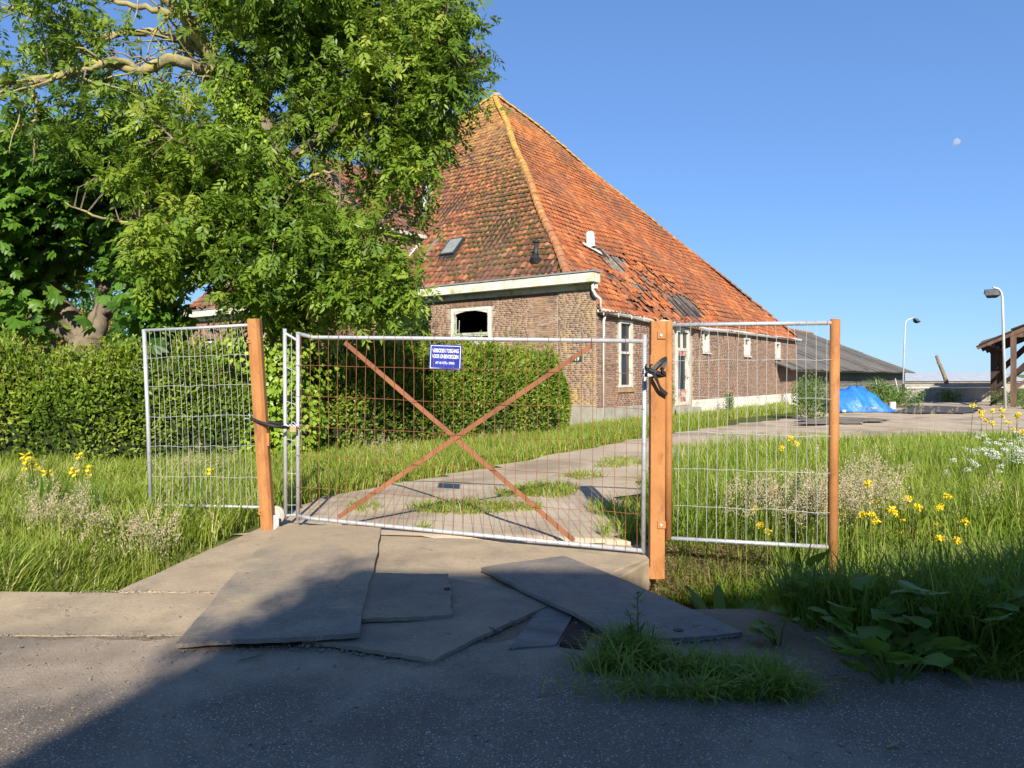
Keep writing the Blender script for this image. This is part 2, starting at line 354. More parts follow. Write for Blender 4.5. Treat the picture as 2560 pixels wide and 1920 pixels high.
M['tile_r'] = tilemat('orange_clay_tile', [(0, (.20, .058, .026)), (.3, (.32, .092, .034)), (.7, (.43, .14, .048)), (1, (.50, .21, .085))], 8, 17.0, .50, .7, .75)
M['ridge'] = tilemat('lichen_ridge_tile', [(0, (.24, .11, .05)), (.6, (.40, .17, .07)), (1, (.33, .16, .08))], 5, 14, .8, .95, .4)
M['moss'] = pm('moss', [(.3, (.035, .04, .008)), (.7, (.085, .085, .018))], 12, rough=1, b=.6, bscale=60)
# foliage
M['ash'] = leafmat('ash_leaf', [(0, (.045, .09, .012)), (.4, (.12, .20, .02)), (.75, (.21, .29, .03)), (1, (.34, .37, .06))], .32, .40)
M['chest'] = leafmat('chestnut_leaf', [(0, (.03, .08, .010)), (.5, (.085, .19, .018)), (1, (.20, .33, .035))], .32, .4)
M['ivy'] = leafmat('ivy_leaf', [(0, (.08, .15, .015)), (.5, (.21, .32, .03)), (1, (.36, .44, .06))], .25, .35)
M['ivyshade'] = leafmat('shaded_ivy_leaf', [(0, (.012, .03, .008)), (1, (.04, .075, .018))], .15, .35)  # wall shade put into the leaf colour
M['hedge'] = leafmat('privet_leaf', [(0, (.05, .095, .010)), (.4, (.135, .205, .02)), (.75, (.235, .30, .034)), (1, (.35, .37, .06))], .28, .38, vary=.6)
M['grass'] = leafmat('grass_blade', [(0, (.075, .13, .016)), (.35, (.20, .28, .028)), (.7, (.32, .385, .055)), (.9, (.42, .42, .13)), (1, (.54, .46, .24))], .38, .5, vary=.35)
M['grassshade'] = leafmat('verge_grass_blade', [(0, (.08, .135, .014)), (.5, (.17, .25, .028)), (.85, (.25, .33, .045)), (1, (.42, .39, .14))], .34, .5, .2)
M['broad'] = leafmat('broad_leaf', [(0, (.075, .14, .018)), (1, (.15, .235, .03))], .28, .5, .2)
M['plume'] = leafmat('seed_head', [(0, (.42, .34, .19)), (1, (.64, .55, .37))], .35, .8, tcol=(.5, .42, .25))
M['drygrass'] = leafmat('dry_grass', [(0, (.25, .18, .08)), (1, (.50, .40, .22))], .3, .8, tcol=(.5, .4, .2))
M['rape'] = leafmat('yellow_petal', [(0, (.72, .50, .01)), (1, (.85, .68, .03))], .2, .5, tcol=(.9, .7, .03))
M['umbel'] = leafmat('white_petal', [(0, (.60, .60, .52)), (1, (.8, .8, .74))], .2, .6, tcol=(.8, .8, .7))
M['shrub'] = leafmat('shrub_leaf', [(0, (.045, .09, .02)), (.5, (.10, .17, .035)), (1, (.18, .25, .06))], .25, .45)
# ------------------------------------------------------------------ ground
def sm(a, b, x): t = np.clip((x-a)/(b-a), 0, 1); return t*t*(3-2*t)
def hgt(X, Y):
    X = np.asarray(X, float); Y = np.asarray(Y, float)
    p = np.stack([X, Y, 0*X], -1)
    near = 5.0+.12*np.sin(X*1.7)+.06*np.sin(X*4.1+1); far = 7.02+.05*np.sin(X*1.3+2)
    d = sm(near-.15, near+.4, Y)*(1-sm(far-.16, far+.02, Y))
    d = d*(1-.68*sm(-3.1, -4.2, X))
    z = -.006-.018*sm(5.2, 7.0, Y)-.68*d+.02*wob(p, 1.1)*sm(4.5, 8, Y)
    z = np.where(Y > 60, z+6.0*sm(300, 900, Y)*(.55+.45*wob(p, .004))*sm(-600, 250, X), z)
    return z
xs = np.concatenate([np.linspace(-1600, -60, 24), np.linspace(-50, -15, 18), np.arange(-14, 14, .14), np.linspace(14.5, 60, 40), np.linspace(70, 1600, 40)])
ys = np.concatenate([np.linspace(-80, 2, 16), np.arange(2.6, 4.6, .2), np.arange(4.7, 7.3, .09), np.arange(7.4, 26, .25), np.linspace(27, 80, 40), np.linspace(90, 1600, 50)])
XX, YY = np.meshgrid(xs, ys); ZZ = hgt(XX, YY)
V = np.stack([XX, YY, ZZ], -1).reshape(-1, 3); nx = len(xs); ny = len(ys)
ii, jj = np.meshgrid(np.arange(nx-1), np.arange(ny-1)); b0 = (jj*nx+ii).ravel()
# meadow colour on the far ground, bare soil near the road
m, nt, n, l, bs = newmat('ground_cover'); X, Yc, Z = xyz(nt)
soil = ramp(nt, noise(nt, 3, 8), [(.3, (.16, .12, .08)), (.7, (.28, .22, .155))])
green = ramp(nt, noise(nt, .8, 7), [(.3, (.06, .085, .02)), (.7, (.12, .13, .035))])
farc = ramp(nt, noise(nt, .02, 6), [(.35, (.10, .15, .04)), (.55, (.16, .19, .06)), (.7, (.30, .26, .16))])
c = mix(nt, ramp(nt, mth(nt, 'ADD', mth(nt, 'MULTIPLY', mth(nt, 'SUBTRACT', Yc, 5.2), .7), noise(nt, 2, 6)), [(.4, 0), (.8, 1)]), soil, green)
c = mix(nt, mth(nt, 'DIVIDE', mth(nt, 'SUBTRACT', Yc, 60), 60, True), c, farc)
l.new(c, bs.inputs['Base Color']); bs.inputs['Roughness'].default_value = .95; bs.inputs['Specular IOR Level'].default_value = .1
bump(nt, noise(nt, 30, 6), .6, .03); M['ground'] = m
tag(np_mesh('ground', V, np.stack([b0, b0+1, b0+1+nx, b0+nx], 1), np.full(len(V), .5), M['ground'], smooth=True), kind='structure')
tag(MB().add([(-60, 5.0, -.52), (80, 5.0, -.52), (80, 7.08, -.52), (-60, 7.08, -.52)], [(0, 1, 2, 3)]).build('water', M['water']), kind='structure')
# road with a ragged edge
xr = np.concatenate([np.linspace(-120, -10, 30), np.arange(-9.8, 9.8, .1), np.linspace(10, 120, 30)])
er = 4.34+.10*np.sin(xr*.9)+.05*np.sin(xr*3.3+1)+.035*np.sin(xr*9.1)+.02*np.sin(xr*21)
er = er-.55*sm(.4, 2.4, xr)+.15*sm(-1.5, -2.1, xr)
rows = [-3.2, 0, 2, 3, 3.6]
V = np.concatenate([np.stack([xr, np.full_like(xr, y), np.full_like(xr, .006)], 1) for y in rows]+[np.stack([xr, er, np.full_like(xr, -.002)], 1)])
nx = len(xr); ii, jj = np.meshgrid(np.arange(nx-1), np.arange(len(rows))); b0 = (jj*nx+ii).ravel()
tag(np_mesh('road', V, np.stack([b0, b0+1, b0+1+nx, b0+nx], 1), np.full(len(V), .5), M['asphalt']), kind='structure')
# driveway ribbon
Lp = [(-2.7, 7.3), (-2.55, 9.4), (-.2, 13), (3.2, 18.4), (7, 23.4), (11, 28), (13.4, 34), (15.5, 41), (26, 46), (44, 50)]
Rp = [(1.2, 6.85), (1.35, 8.7), (2.15, 11), (4, 14.5), (8, 16.8), (14, 18.6), (20, 22), (26, 24.5), (33, 27), (46, 34)]
def cr(pts, k):
    out = []
    for i in range(len(pts)-1):
        p0, p1, p2, p3 = [np.array(pts[min(max(i+q, 0), len(pts)-1)], float) for q in (-1, 0, 1, 2)]
        for t in np.linspace(0, 1, k, endpoint=False):
            out.append(.5*((2*p1)+(-p0+p2)*t+(2*p0-5*p1+4*p2-p3)*t*t+(-p0+3*p1-3*p2+p3)*t**3))
    out.append(np.array(pts[-1], float)); return np.array(out)
Lc = cr(Lp, 14); Rc = cr(Rp, 14); k = 14; V = []
for a, b in zip(Lc, Rc):
    for t in np.linspace(0, 1, k):
        q = a+(b-a)*t
        if t in (0, 1): q = q+np.array([.16*math.sin(q[1]*5.1)+.1*math.sin(q[1]*11), 0])
        V.append((q[0], q[1], float(hgt(q[0], q[1]))+.018+.03*math.sin(math.pi*t)))
ii, jj = np.meshgrid(np.arange(k-1), np.arange(len(Lc)-1)); b0 = (jj*k+ii).ravel()
tag(np_mesh('driveway', np.array(V), np.stack([b0, b0+1, b0+1+k, b0+k], 1), np.full(len(V), .5), M['drive'], smooth=True), kind='structure')
DRIVE = [tuple(p) for p in Lc]+[tuple(p) for p in Rc[::-1]]
def sheet(name, poly, z, mat):
    out = []
    for i, p in enumerate(poly):
        q = poly[(i+1) % len(poly)]
        for t in np.linspace(0, 1, 6, endpoint=False):
            x = p[0]+(q[0]-p[0])*t; y = p[1]+(q[1]-p[1])*t
            out.append((x+.25*math.sin(x*3+y*5), y+.3*math.sin(x*4.3+1), z))
    return tag(MB().add(out, [tuple(range(len(out)))]).build(name, mat), kind='structure')
M['wet'] = pm('dark_tarmac', [(.3, (.05, .048, .046)), (.7, (.10, .094, .088))], 2, rough=.9)
M['yard_strip'] = pm('brown_grey_ground', [(.35, (.11, .10, .088)), (.65, (.26, .215, .165))], 1.4, detail=8, rough=.9)
sheet('tarmac_patch', [G(2225, 1033, .05), G(2440, 1034, .05), G(2445, 1018, .05), G(2290, 1014, .05)], .075, M['wet'])
sheet('dark_yard_strip', [G(1990, 1062, .04), G(2150, 1060, .04), G(2240, 1050, .04), G(2100, 1044, .04), G(2010, 1048, .04)], .07, M['yard_strip'])  # darker strip laid over the yard surface

# ------------------------------------------------------------------ bridge deck and plates
deck = root('ditch_bridge', 'sandy concrete bridge deck over the ditch under the gate', 'bridge', (0, 6.3, 0))
def shift(poly, o=(0, 6.3)): return [(p[0]-o[0], p[1]-o[1]) for p in poly]
DK = [(-2.95, 5.25), (-2.62, 7.9), (1.42, 7.15), (1.22, 6.42), (.72, 5.62), (.3, 4.95), (-2.9, 4.95)][::-1]
def tilt(x, y): return -.020*(max(x, -1.5)+1.0)*float(sm(4.5, 5.4, np.array(y)))
MB().prism(shift(DK), -.32, [-.004+tilt(*p) for p in DK]).build('deck_slab', M['deck'], deck, bevel=.015)
MB().beam((1.12, .2, -.28), (1.38, .62, -.28), .12, .1).build('edge_beam', M['rust'], deck)
def plate(name, label, corners, th, mat, holes=(), zs=None, bend=None, group=None):
    """thick rubber plate: corners listed counter-clockwise from above, subdivided so that it can sag"""
    cx = sum(c[0] for c in corners)/4; cy = sum(c[1] for c in corners)/4
    a, b, c_, d = [np.array(c[:2]) for c in corners]; nu, nv = 12, 16; top = []
    zc = zs or [.02]*4
    for j in range(nv+1):
        for i in range(nu+1):
            u = i/nu; v = j/nv
            p = (a*(1-u)+b*u)*(1-v)+(d*(1-u)+c_*u)*v; z = (zc[0]*(1-u)+zc[1]*u)*(1-v)+(zc[3]*(1-u)+zc[2]*u)*v
            e = min(i, nu-i, j, nv-j)
            p = p+(np.array([.008*math.sin(9*v+3*u)+.006*math.sin(31*v+cx*7), .008*math.sin(8*u)+.006*math.sin(37*u+cy*9)]) if e == 0 else 0)
            if bend: z += bend(u, v)
            top.append((p[0]-cx, p[1]-cy, z+tilt(p[0], p[1])+.004*math.sin(5*u+3*v*2)))
    W = nu+1; vs = top+[(x, y, z-th) for x, y, z in top]; nT = len(top); f = []
    for j in range(nv):
        for i in range(nu):
            q = j*W+i; f.append((q, q+1, q+1+W, q+W)); f.append((nT+q, nT+q+W, nT+q+1+W, nT+q+1))
    ring = [i for i in range(W)]+[j*W+nu for j in range(1, nv+1)]+[nv*W+i for i in range(nu-1, -1, -1)]+[j*W for j in range(nv-1, 0, -1)]
    for i, q in enumerate(ring):
        r_ = ring[(i+1) % len(ring)]; f.append((r_, q, nT+q, nT+r_))
    o = MB().add(vs, f).build(name, mat)
    o.location = (cx, cy, 0)
    tag(o, label, 'plate', group)
    for (hx, hy, hw, hh, rot) in holes:
        hb = MB(); ca, sa = math.cos(rot), math.sin(rot); pts = []
        for k in range(14):
            t = 2*math.pi*k/14; ex = hw*math.copysign(abs(math.cos(t))**.6, math.cos(t)); ey = hh*math.copysign(abs(math.sin(t))**.6, math.sin(t))
            pts.append((hx-cx+ex*ca-ey*sa, hy-cy+ex*sa+ey*ca))
        zt = zc[0]+tilt(hx, hy)
        hb.prism(pts, zt-.01, zt+.0085).build('grip_hole', M['black'], o)
    return o
# sand covered plates on the left, lying in line with the road
plate('ground_plate', 'sand covered plate along the road edge left of the dark plates', [(-4.6, 4.46), (-1.9, 4.44), (-2.06, 5.28), (-4.3, 5.3)], .02, M['plate3'], zs=[-.001, .001, .001, -.001])
plate('ground_plate', 'sand covered plate beside the left gate post and verge grass', [(-2.92, 5.30), (-2.10, 5.30), (-2.2, 7.75), (-2.60, 7.82)], .018, M['plate3'], zs=[.002]*4)
plate('ground_plate', 'wide sand covered plate under the gate, right of the big dark plate', [(-1.35, 5.6), (.35, 5.35), (1.16, 6.42), (-1.35, 7.5)], .018, M['plate3'], zs=[.009]*4)
plate('ground_plate', 'pointed plate lying lowest, its curved front edge on the asphalt', [(-1.25, 4.28), (-.44, 3.98), (.42, 5.2), (-.8, 5.75)], .024, M['plate2'], [(-.80, 4.20, .05, .010, -.35)], zs=[.026, .028, .03, .026], bend=lambda u, v: .02*u*(1-v)*math.sin(3*u))
plate('ground_plate', 'small square dark plate tucked under the big plate', [(-1.12, 4.52), (-.385, 4.66), (-.50, 5.66), (-1.2, 5.6)], .026, M['plate2'], [(-.47, 5.22, .022, .028, .1)], zs=[.062, .060, .058, .06])
plate('ground_plate', 'largest dark rubber plate with dusty sunlit upper end', [(-1.96, 4.18), (-.905, 4.24), (-1.345, 7.48), (-2.42, 7.42)], .028, M['plate'], [(-1.42, 4.29, .06, .011, .05)], zs=[.045, .088, .05, .04], bend=lambda u, v: .012*math.sin(3.1*u)*math.sin(3.1*v))
plate('ground_plate', 'dark cracked plate sloping down beside the ditch and the weeds', [(.66, 4.22), (1.42, 4.42), (.46, 6.32), (-.25, 5.83)], .026, M['plate4'], [(1.02, 4.42, .03, .022, .3)], zs=[.035, .03, .055, .065], bend=lambda u, v: .07*(1-v)*v*4*.3)
w_ = MB().prism([(.28, 4.25), (.42, 4.2), (.62, 5.0), (.5, 5.05)], -.03, .022).build('board', M['wooddark']); tag(w_, 'old wooden board under the cracked plate by the asphalt', 'board')
w_ = MB().prism([(-.02, 4.2), (.26, 4.26), (.48, 5.05), (.2, 4.95)], -.035, .012).build('board', M['woodgrey']); tag(w_, 'muddy grey board half buried beside the pointed plate', 'board')

# ------------------------------------------------------------------ farmhouse
HA = R(36.6); d1 = Vector((math.sin(HA), math.cos(HA), 0)); d2 = Vector((-math.cos(HA), math.sin(HA), 0)); HC = Vector((2.57, 22, 0))
house = root('farmhouse', 'old brown brick farmhouse with steep orange pyramid roof', 'house', HC, math.atan2(d1.y, d1.x))
def toloc(p): q = Vector(p)-HC; return Vector((q.dot(d1), q.dot(d2), q.z))
ZF, KF, ZR, KR, LX, LY = 4.75, 1.068, 3.70, 1.024, 22.0, 25.0
def hit(px, py, n, d):   # pixel ray onto a plane n.x = d in house coordinates
    o = toloc((0, 0, EYE)); q = toloc(P(px, py, 10))-o; n = Vector(n); return o+q*((d-n.dot(o))/n.dot(q))
def onF(px, py): return hit(px, py, (-KF, 0, 1), ZF)
def onR(px, py): return hit(px, py, (0, -KR, 1), ZR)
def project(p):
    q = HC+d1*p[0]+d2*p[1]+Vector((0, 0, p[2])); return (1280+F*q.x/q.y, HY-F*(q.z-EYE)/q.y)
APX = Vector((LX/2, LY/2, ZF+KF*LX/2))
def holes_rects(u0, u1, z0, z1, holes):
    us = sorted({u0, u1}|{h[0] for h in holes}|{h[1] for h in holes}); zs = sorted({z0, z1}|{h[2] for h in holes}|{h[3] for h in holes}); out = []
    for a, b in zip(us, us[1:]):
        for c_, d_ in zip(zs, zs[1:]):
            if not any(h[0] <= a and b <= h[1] and h[2] <= c_ and d_ <= h[3] for h in holes): out.append((a, b, c_, d_))
    return out
front_holes = [(4.06, 5.88, 1.05, 3.98), (11.55, 12.75, 5.45, 7.7), (18, 19.2, 1.2, 3.4), (21, 22.2, 1.2, 3.4), (7.6, 8.8, 1.1, 3.3)]
right_holes = [(1.46, 2.38, 1.22, 3.42), (5.85, 7.2, .5, 3.42), (8.5, 9.15, 2.55, 3.40), (13.4, 14.2, 2.52, 3.38), (18.1, 18.9, 2.48, 3.34)]
BRK = {}
def brickmesh(w, h, d, key):
    if key not in BRK:
        me = bpy.data.meshes.new('brick'); b = .004
        vs = [(0, 0, 0), (w, 0, 0), (w, h, 0), (0, h, 0), (b, b, d), (w-b, b, d), (w-b, h-b, d), (b, h-b, d)]
        me.from_pydata(vs, [], [(4, 5, 6, 7), (0, 1, 5, 4), (1, 2, 6, 5), (2, 3, 7, 6), (3, 0, 4, 7)]); BRK[key] = me
    return BRK[key]
def brickwall(part, u0, u1, z0, z1, holes, frame, mat, mats=None, parts=0, rs=None, keep=None, proud=.0):
    """frame(u,z,depth)->house local point; lays courses of stretchers and headers on a mortar backing"""
    L_ = []; row = 0; z = z0+.005
    while z+.05 < z1:
        wd = .215; u = u0-.2*rs.rand()
        while u < u1:
            a, b = max(u, u0+.003), min(u+wd, u1-.003)
            if b-a > .04:
                bad = any(a < h[1]-.01 and b > h[0]+.01 and z < h[3] and z+.05 > h[2] for h in holes)
                if not bad and (keep is None or keep(a, z)): L_.append((a, z, b-a))
            u += wd+.007; wd = .215 if rs.rand() < .72 else .104
        z += .0625; row += 1
    V = []; Fq = []; T = []
    idx = set()
    if parts:
        full = [i for i, b in enumerate(L_) if abs(b[2]-.215) < .002 or abs(b[2]-.104) < .002]
        full.sort(key=lambda i: parts(L_[i])); idx = set(full[:300])
    org = Vector(frame(0, 0, 0)); ax = Vector(frame(1, 0, 0))-org; az = Vector(frame(0, 1, 0))-org; an = Vector(frame(0, 0, 1))-org
    Mx = Matrix((ax, az, an)).transposed().to_4x4()
    for i, (a, z, wdt) in enumerate(L_):
        dep = .009+rs.uniform(-.004, .005)+proud; zz = z+rs.uniform(-.003, .003)
        if i in idx:
            o = link('brick', brickmesh(wdt, .05, .012, 'b%.3f%s' % (wdt, mat.name)), mat, part)
            o.matrix_basis = Matrix.Translation(org+ax*a+az*zz+an*(dep-.012+rs.uniform(0, .004)))@Mx
            continue
        k = len(V); e = .004
        for (x, y, d_) in ((0, 0, 0), (wdt, 0, 0), (wdt, .05, 0), (0, .05, 0), (e, e, 1), (wdt-e, e, 1), (wdt-e, .05-e, 1), (e, .05-e, 1)):
            p = org+ax*(a+x)+az*(zz+y)+an*(dep if d_ else -.004); V.append((p.x, p.y, p.z))
        Fq += [(k+4, k+5, k+6, k+7), (k, k+1, k+5, k+4), (k+1, k+2, k+6, k+5), (k+2, k+3, k+7, k+6), (k+3, k, k+4, k+7)]
        T += [float(np.clip(rs.beta(2, 2), .01, .99))]*8
    o = np_mesh('brickwork', np.array(V), np.array(Fq), np.array(T), mat, part); o['kind'] = 'stuff'
rs = np.random.RandomState(11)
fr = lambda u, z, d: (-d, u, z)           # front wall: u runs along local y, faces -x
rt = lambda u, z, d: (u, -d, z)           # right wall: u runs along local x, faces -y
# front wall
mb = MB()
for (a, b, c_, d_) in holes_rects(.25, LY, 0, 4.5, [h for h in front_holes if h[3] < 5]): mb.box((0, a, c_), (.25, b, d_))
fw = mb.build('front_wall', M['mortar'], house)
mb = MB()
for (a, b, c_, d_) in holes_rects(0, LX, 0, ZR+.02, right_holes): mb.box((a, 0, c_), (b, .25, d_))
rw = mb.build('side_wall', M['mortar'], house)
brickwall(fw, 1.38, 7.6, .55, 4.26, front_holes, fr, M['brickf'], parts=lambda b: b[0]+.001*rs.rand(), rs=rs, keep=lambda a, z: True)
brickwall(fw, 18.0, LY, .55, 4.26, front_holes, fr, M['bricks'], rs=rs)
pil = MB().box((-.05, -.0, 0), (-.001, 1.33, 4.26)).build('pilaster', M['mortar'], house)
brickwall(pil, -.0, 1.33, .72, 4.26, [(.42, .86, 2.03, 2.24)], lambda u, z, d: (-.05-d, u, z), M['brickl'], rs=rs)
brickwall(pil, -.05, .0, .72, 4.26, [], lambda u, z, d: (u, -.0-d, z), M['brickl'], rs=rs)
brickwall(rw, .0, LX, .62, ZR, right_holes+[(5.7, 7.35, .4, 3.5)], rt, M['brick'], rs=rs, parts=lambda b: b[0]+abs(b[1]-2.2)*.3)
MB().box((LX-.25, .25, 0), (LX, LY, ZR)).build('back_wall', M['mortar'], house)
MB().box((.25, LY-.25, 0), (LX-.25, LY, ZR)).build('left_wall', M['mortar'], house)
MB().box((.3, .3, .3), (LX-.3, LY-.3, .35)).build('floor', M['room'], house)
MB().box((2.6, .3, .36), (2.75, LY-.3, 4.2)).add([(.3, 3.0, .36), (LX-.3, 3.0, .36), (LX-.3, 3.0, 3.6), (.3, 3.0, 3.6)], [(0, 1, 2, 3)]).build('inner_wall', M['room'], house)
# plinths
MB().box((-.10, -.04, 0), (-.055, 1.40, .71)).box((-.06, 1.41, 0), (-.004, 9.3, .54)).build('plinth', M['plinth'], house, bevel=.01)
MB().box((0.01, -.07, 0), (5.6, -.004, .61)).build('plinth', M['plinth'], house, bevel=.01)
MB().box((7.4, -.08, 0), (22.02, -.004, .66)).build('plinth', M['whitewash'], house, bevel=.01)
MB().box((5.7, -.4, 0), (7.35, -.085, .42)).build('door_step', M['plinth'], house, bevel=.01)
# arches above openings as soldier courses
def soldier(part, u0, u1, z, frame, rise, mat):
    nb = int((u1-u0)/.065)
    for i in range(nb):
        u = u0+(u1-u0)*(i+.5)/nb; t = (i+.5)/nb*2-1; zz = z+rise*(1-t*t); a = t*.16
        b = MB(); hw = .026
        pts = [(-hw, 0), (hw, 0), (hw+.003, .2), (-hw-.003, .2)]
        pts = [(u+p[0]*math.cos(a)+p[1]*math.sin(a), zz-p[0]*math.sin(a)+p[1]*math.cos(a)) for p in pts]
        vs = [frame(p[0], p[1], .002) for p in pts]+[frame(p[0], p[1], .022) for p in pts]
        b.add(vs, [(4, 5, 6, 7), (0, 1, 5, 4), (1, 2, 6, 5), (2, 3, 7, 6), (3, 0, 4, 7)], rnd.uniform(.05, .6)).build('arch_brick', mat, part)
soldier(fw, 4.0, 5.94, 3.98, fr, .06, M['brick']); soldier(rw, 1.36, 2.48, 3.43, rt, .05, M['brick'])
# windows
def window(name, frame, u0, u1, z0, z1, fw_=.09, dep=.06, bars=(), pane=True, mat='white', label=None, arched=0, panecol='glass'):
    b = MB()
    def fb(a0, a1, c0, c1, d0, d1_): 
        p = frame(a0, c0, d0); q = frame(a1, c1, d1_); b.box([min(i, j) for i, j in zip(p, q)], [max(i, j) for i, j in zip(p, q)])
    fb(u0, u0+fw_, z0, z1, -.14, .03); fb(u1-fw_, u1, z0, z1, -.14, .03)
    fb(u0+fw_, u1-fw_, z1-fw_, z1, -.14, .03); fb(u0+fw_, u1-fw_, z0, z0+fw_*.8, -.14, .03)
    root_ = b.build(name, M[mat], house)
    for (a0, a1, c0, c1) in bars:
        b = MB()
        p = frame(a0, c0, -.10); q = frame(a1, c1, .0); b.box([min(i, j) for i, j in zip(p, q)], [max(i, j) for i, j in zip(p, q)]).build('glazing_bar', M[mat], root_)
    if pane:
        b = MB(); p = frame(u0+fw_, z0+fw_*.8, -.075); q = frame(u1-fw_, z1-fw_, -.065)
        b.box([min(i, j) for i, j in zip(p, q)], [max(i, j) for i, j in zip(p, q)]).build('pane', M[panecol], root_)
    if label: root_['label'] = label
    return root_
fwn = window('window', fr, 4.08, 5.86, 1.05, 3.97, .11, bars=[(4.19, 5.75, 2.98, 3.06)], pane=False, label='broken white window with gaping dark upper light')
# arched head of the front window and the white board in its lower light
b = MB(); pts = [(4.19+1.56*i/10, 3.86-.12*(2*i/10-1)**2) for i in range(11)]
for (p, q) in zip(pts, pts[1:]):
    b.add([fr(p[0], p[1], .015), fr(q[0], q[1], .015), fr(q[0], 3.9, .015), fr(p[0], 3.9, .015)], [(0, 1, 2, 3)])
b.build('arched_head', M['white'], fwn)
MB().box((.06, 4.2, 1.14), (.075, 4.95, 2.9)).build('white_board', M['pvc'], fwn)
MB().box((-.02, 4.17, 3.06), (.05, 4.23, 3.86)).box((-.02, 5.70, 3.06), (.05, 5.75, 3.86)).box((-.02, 4.23, 3.02), (.05, 5.7, 3.10)).build('sash', pm('old_green_paint', [(.3, (.16, .2, .15)), (.6, (.5, .5, .4))], 6), fwn)
MB().beam((-.0, 5.52, 3.1), (.0, 5.5, 3.55), .012, .012).build('broken_bar', M['white'], fwn)
window('window', fr, 11.55, 12.75, 5.45, 7.7, .1, bars=[(12.12, 12.18, 5.5, 7.6), (11.6, 12.7, 6.7, 6.78)])
for (a, b_) in ((7.6, 8.8), (18, 19.2), (21, 22.2)):
    window('window', fr, a+.01, b_-.01, 1.21, 3.28, .09, bars=[((a+b_)/2-.03, (a+b_)/2+.03, 1.3, 3.2)])
wn_ = window('window', rt, 1.47, 2.37, 1.23, 3.41, .1, bars=[(1.57, 2.27, 2.32, 2.40)], mat='whiteold', label='tall sash window with torn paper behind dusty glass')
MB().box((1.62, .10, 1.95), (1.84, .11, 2.3)).build('paper', M['pvc'], wn_); MB().box((2.0, .10, 2.42), (2.24, .11, 3.3)).build('curtain', M['white'], wn_)
MB().box((1.36, -.06, 1.07), (2.48, -.006, 1.21)).build('window_sill', M['brickl'], wn_, bevel=.01)
dr = window('door', rt, 5.86, 7.19, .5, 3.41, .16, bars=[(6.02, 7.03, 2.55, 2.66), (6.02, 6.12, .6, 2.55), (6.90, 7.0, .6, 2.55), (6.45, 6.55, 2.66, 3.3)], mat='whiteold', label='peeling white door with tall glass and transom light')
M['redp'] = pm('flaking_red_paint', [(.35, (.5, .42, .34)), (.6, (.28, .08, .05))], 5, detail=9)
MB().box((6.14, .02, .62), (6.88, .055, 1.1)).build('door_panel', M['redp'], dr); MB().box((6.14, .02, 2.36), (6.88, .055, 2.54)).build('door_panel', M['redp'], dr)
MB().tube([(6.94, -.0, 1.55), (6.94, -.07, 1.55), (6.84, -.07, 1.55)], .012, 6).build('handle', M['dark'], dr)
for (a, b_, c_, d_) in ((8.5, 9.15, 2.55, 3.40), (13.4, 14.2, 2.52, 3.38), (18.1, 18.9, 2.48, 3.34)):
    sw = window('stable_window', rt, a+.01, b_-.01, c_+.01, d_-.01, .1, mat='whiteold', pane=False)
    MB().box((a+.1, .05, c_+.09), (b_-.1, .075, d_-.34)).build('shutter', M['white'], sw)
    MB().box((a+.1, .085, d_-.34), (b_-.1, .09, d_-.1)).build('pane', M['glass'], sw)
    MB().box((a-.06, -.09, c_-.06), (b_+.06, -.02, c_-.005)).build('window_sill', M['whiteold'], sw)
# iron wall ties on the side wall
for u in (10.7, 12.2, 15.6, 17.1):
    MB().box((u, -.035, 3.2), (u+.03, -.012, 3.62)).build('wall_tie', M['dark'], house)
# cornice, gutters and downpipes
co = MB().box((-.42, -.14, 4.44), (.02, LY+.1, 4.74)).build('cornice', M['cornice'], house, bevel=.012)
MB().box((-.46, -.18, 4.742), (.05, LY+.14, 4.785)).build('cornice_capping', M['zinc'], co)
MB().box((-.13, -.07, 4.262), (-.012, LY, 4.437)).build('frieze_board', M['cornice'], co, bevel=.008)
g = MB(); path = [(-.05, 3.60), (1.9, 3.56), (3.4, 3.50), (3.7, 3.42), (4.2, 3.53), (7.0, 3.52), (8.4, 3.46), (11, 3.52), (LX+.2, 3.57)]
for (a, za), (b_, zb) in zip(path, path[1:]):
    prof = [(-.20, .06), (-.20, 0), (-.16, -.06), (-.10, -.08), (-.04, -.06), (-.03, .03), (-.045, .03), (-.06, -.04), (-.10, -.06), (-.15, -.045), (-.185, 0), (-.185, .06)]
    n_ = len(prof); vs = [(a, y-.02, za+z) for y, z in prof]+[(b_, y-.02, zb+z) for y, z in prof]
    g.add(vs, [(i, (i+1) % n_, n_+(i+1) % n_, n_+i) for i in range(n_)])
gu = g.build('gutter', M['pvc'], house)
for u in (.05, 1.0, 1.9, 2.8, 4.4, 5.6, 7.0): MB().box((u, -.235, 3.45), (u+.04, -.215, 3.60)).build('gutter_bracket', M['whiteold'], gu)
MB().tube([(.35, -.12, 3.5), (.35, -.07, 3.3), (.33, -.075, .1)], .042, 10).build('downpipe', M['pvc'], house, smooth=True)
MB().tube([(-.25, -.02, 4.45), (-.25, -.03, 4.2), (-.2, -.09, 4.05), (-.02, -.15, 3.95), (.02, -.15, 3.62)], .045, 10).build('downpipe', M['pvc'], house, smooth=True)
MB().box((.3, -.06, 3.22), (LX, -.012, 3.38)).build('eave_board', M['wooddark'], house) if False else None
# house number plate
hn = MB().box((-.075, .44, 2.04), (-.067, .84, 2.23)).build('number_plate', pm('green_enamel', [(.3, (.012, .06, .045)), (.7, (.02, .08, .06))], 9, rough=.35), house)
hn['label'] = 'dark green house number plate with white digits'
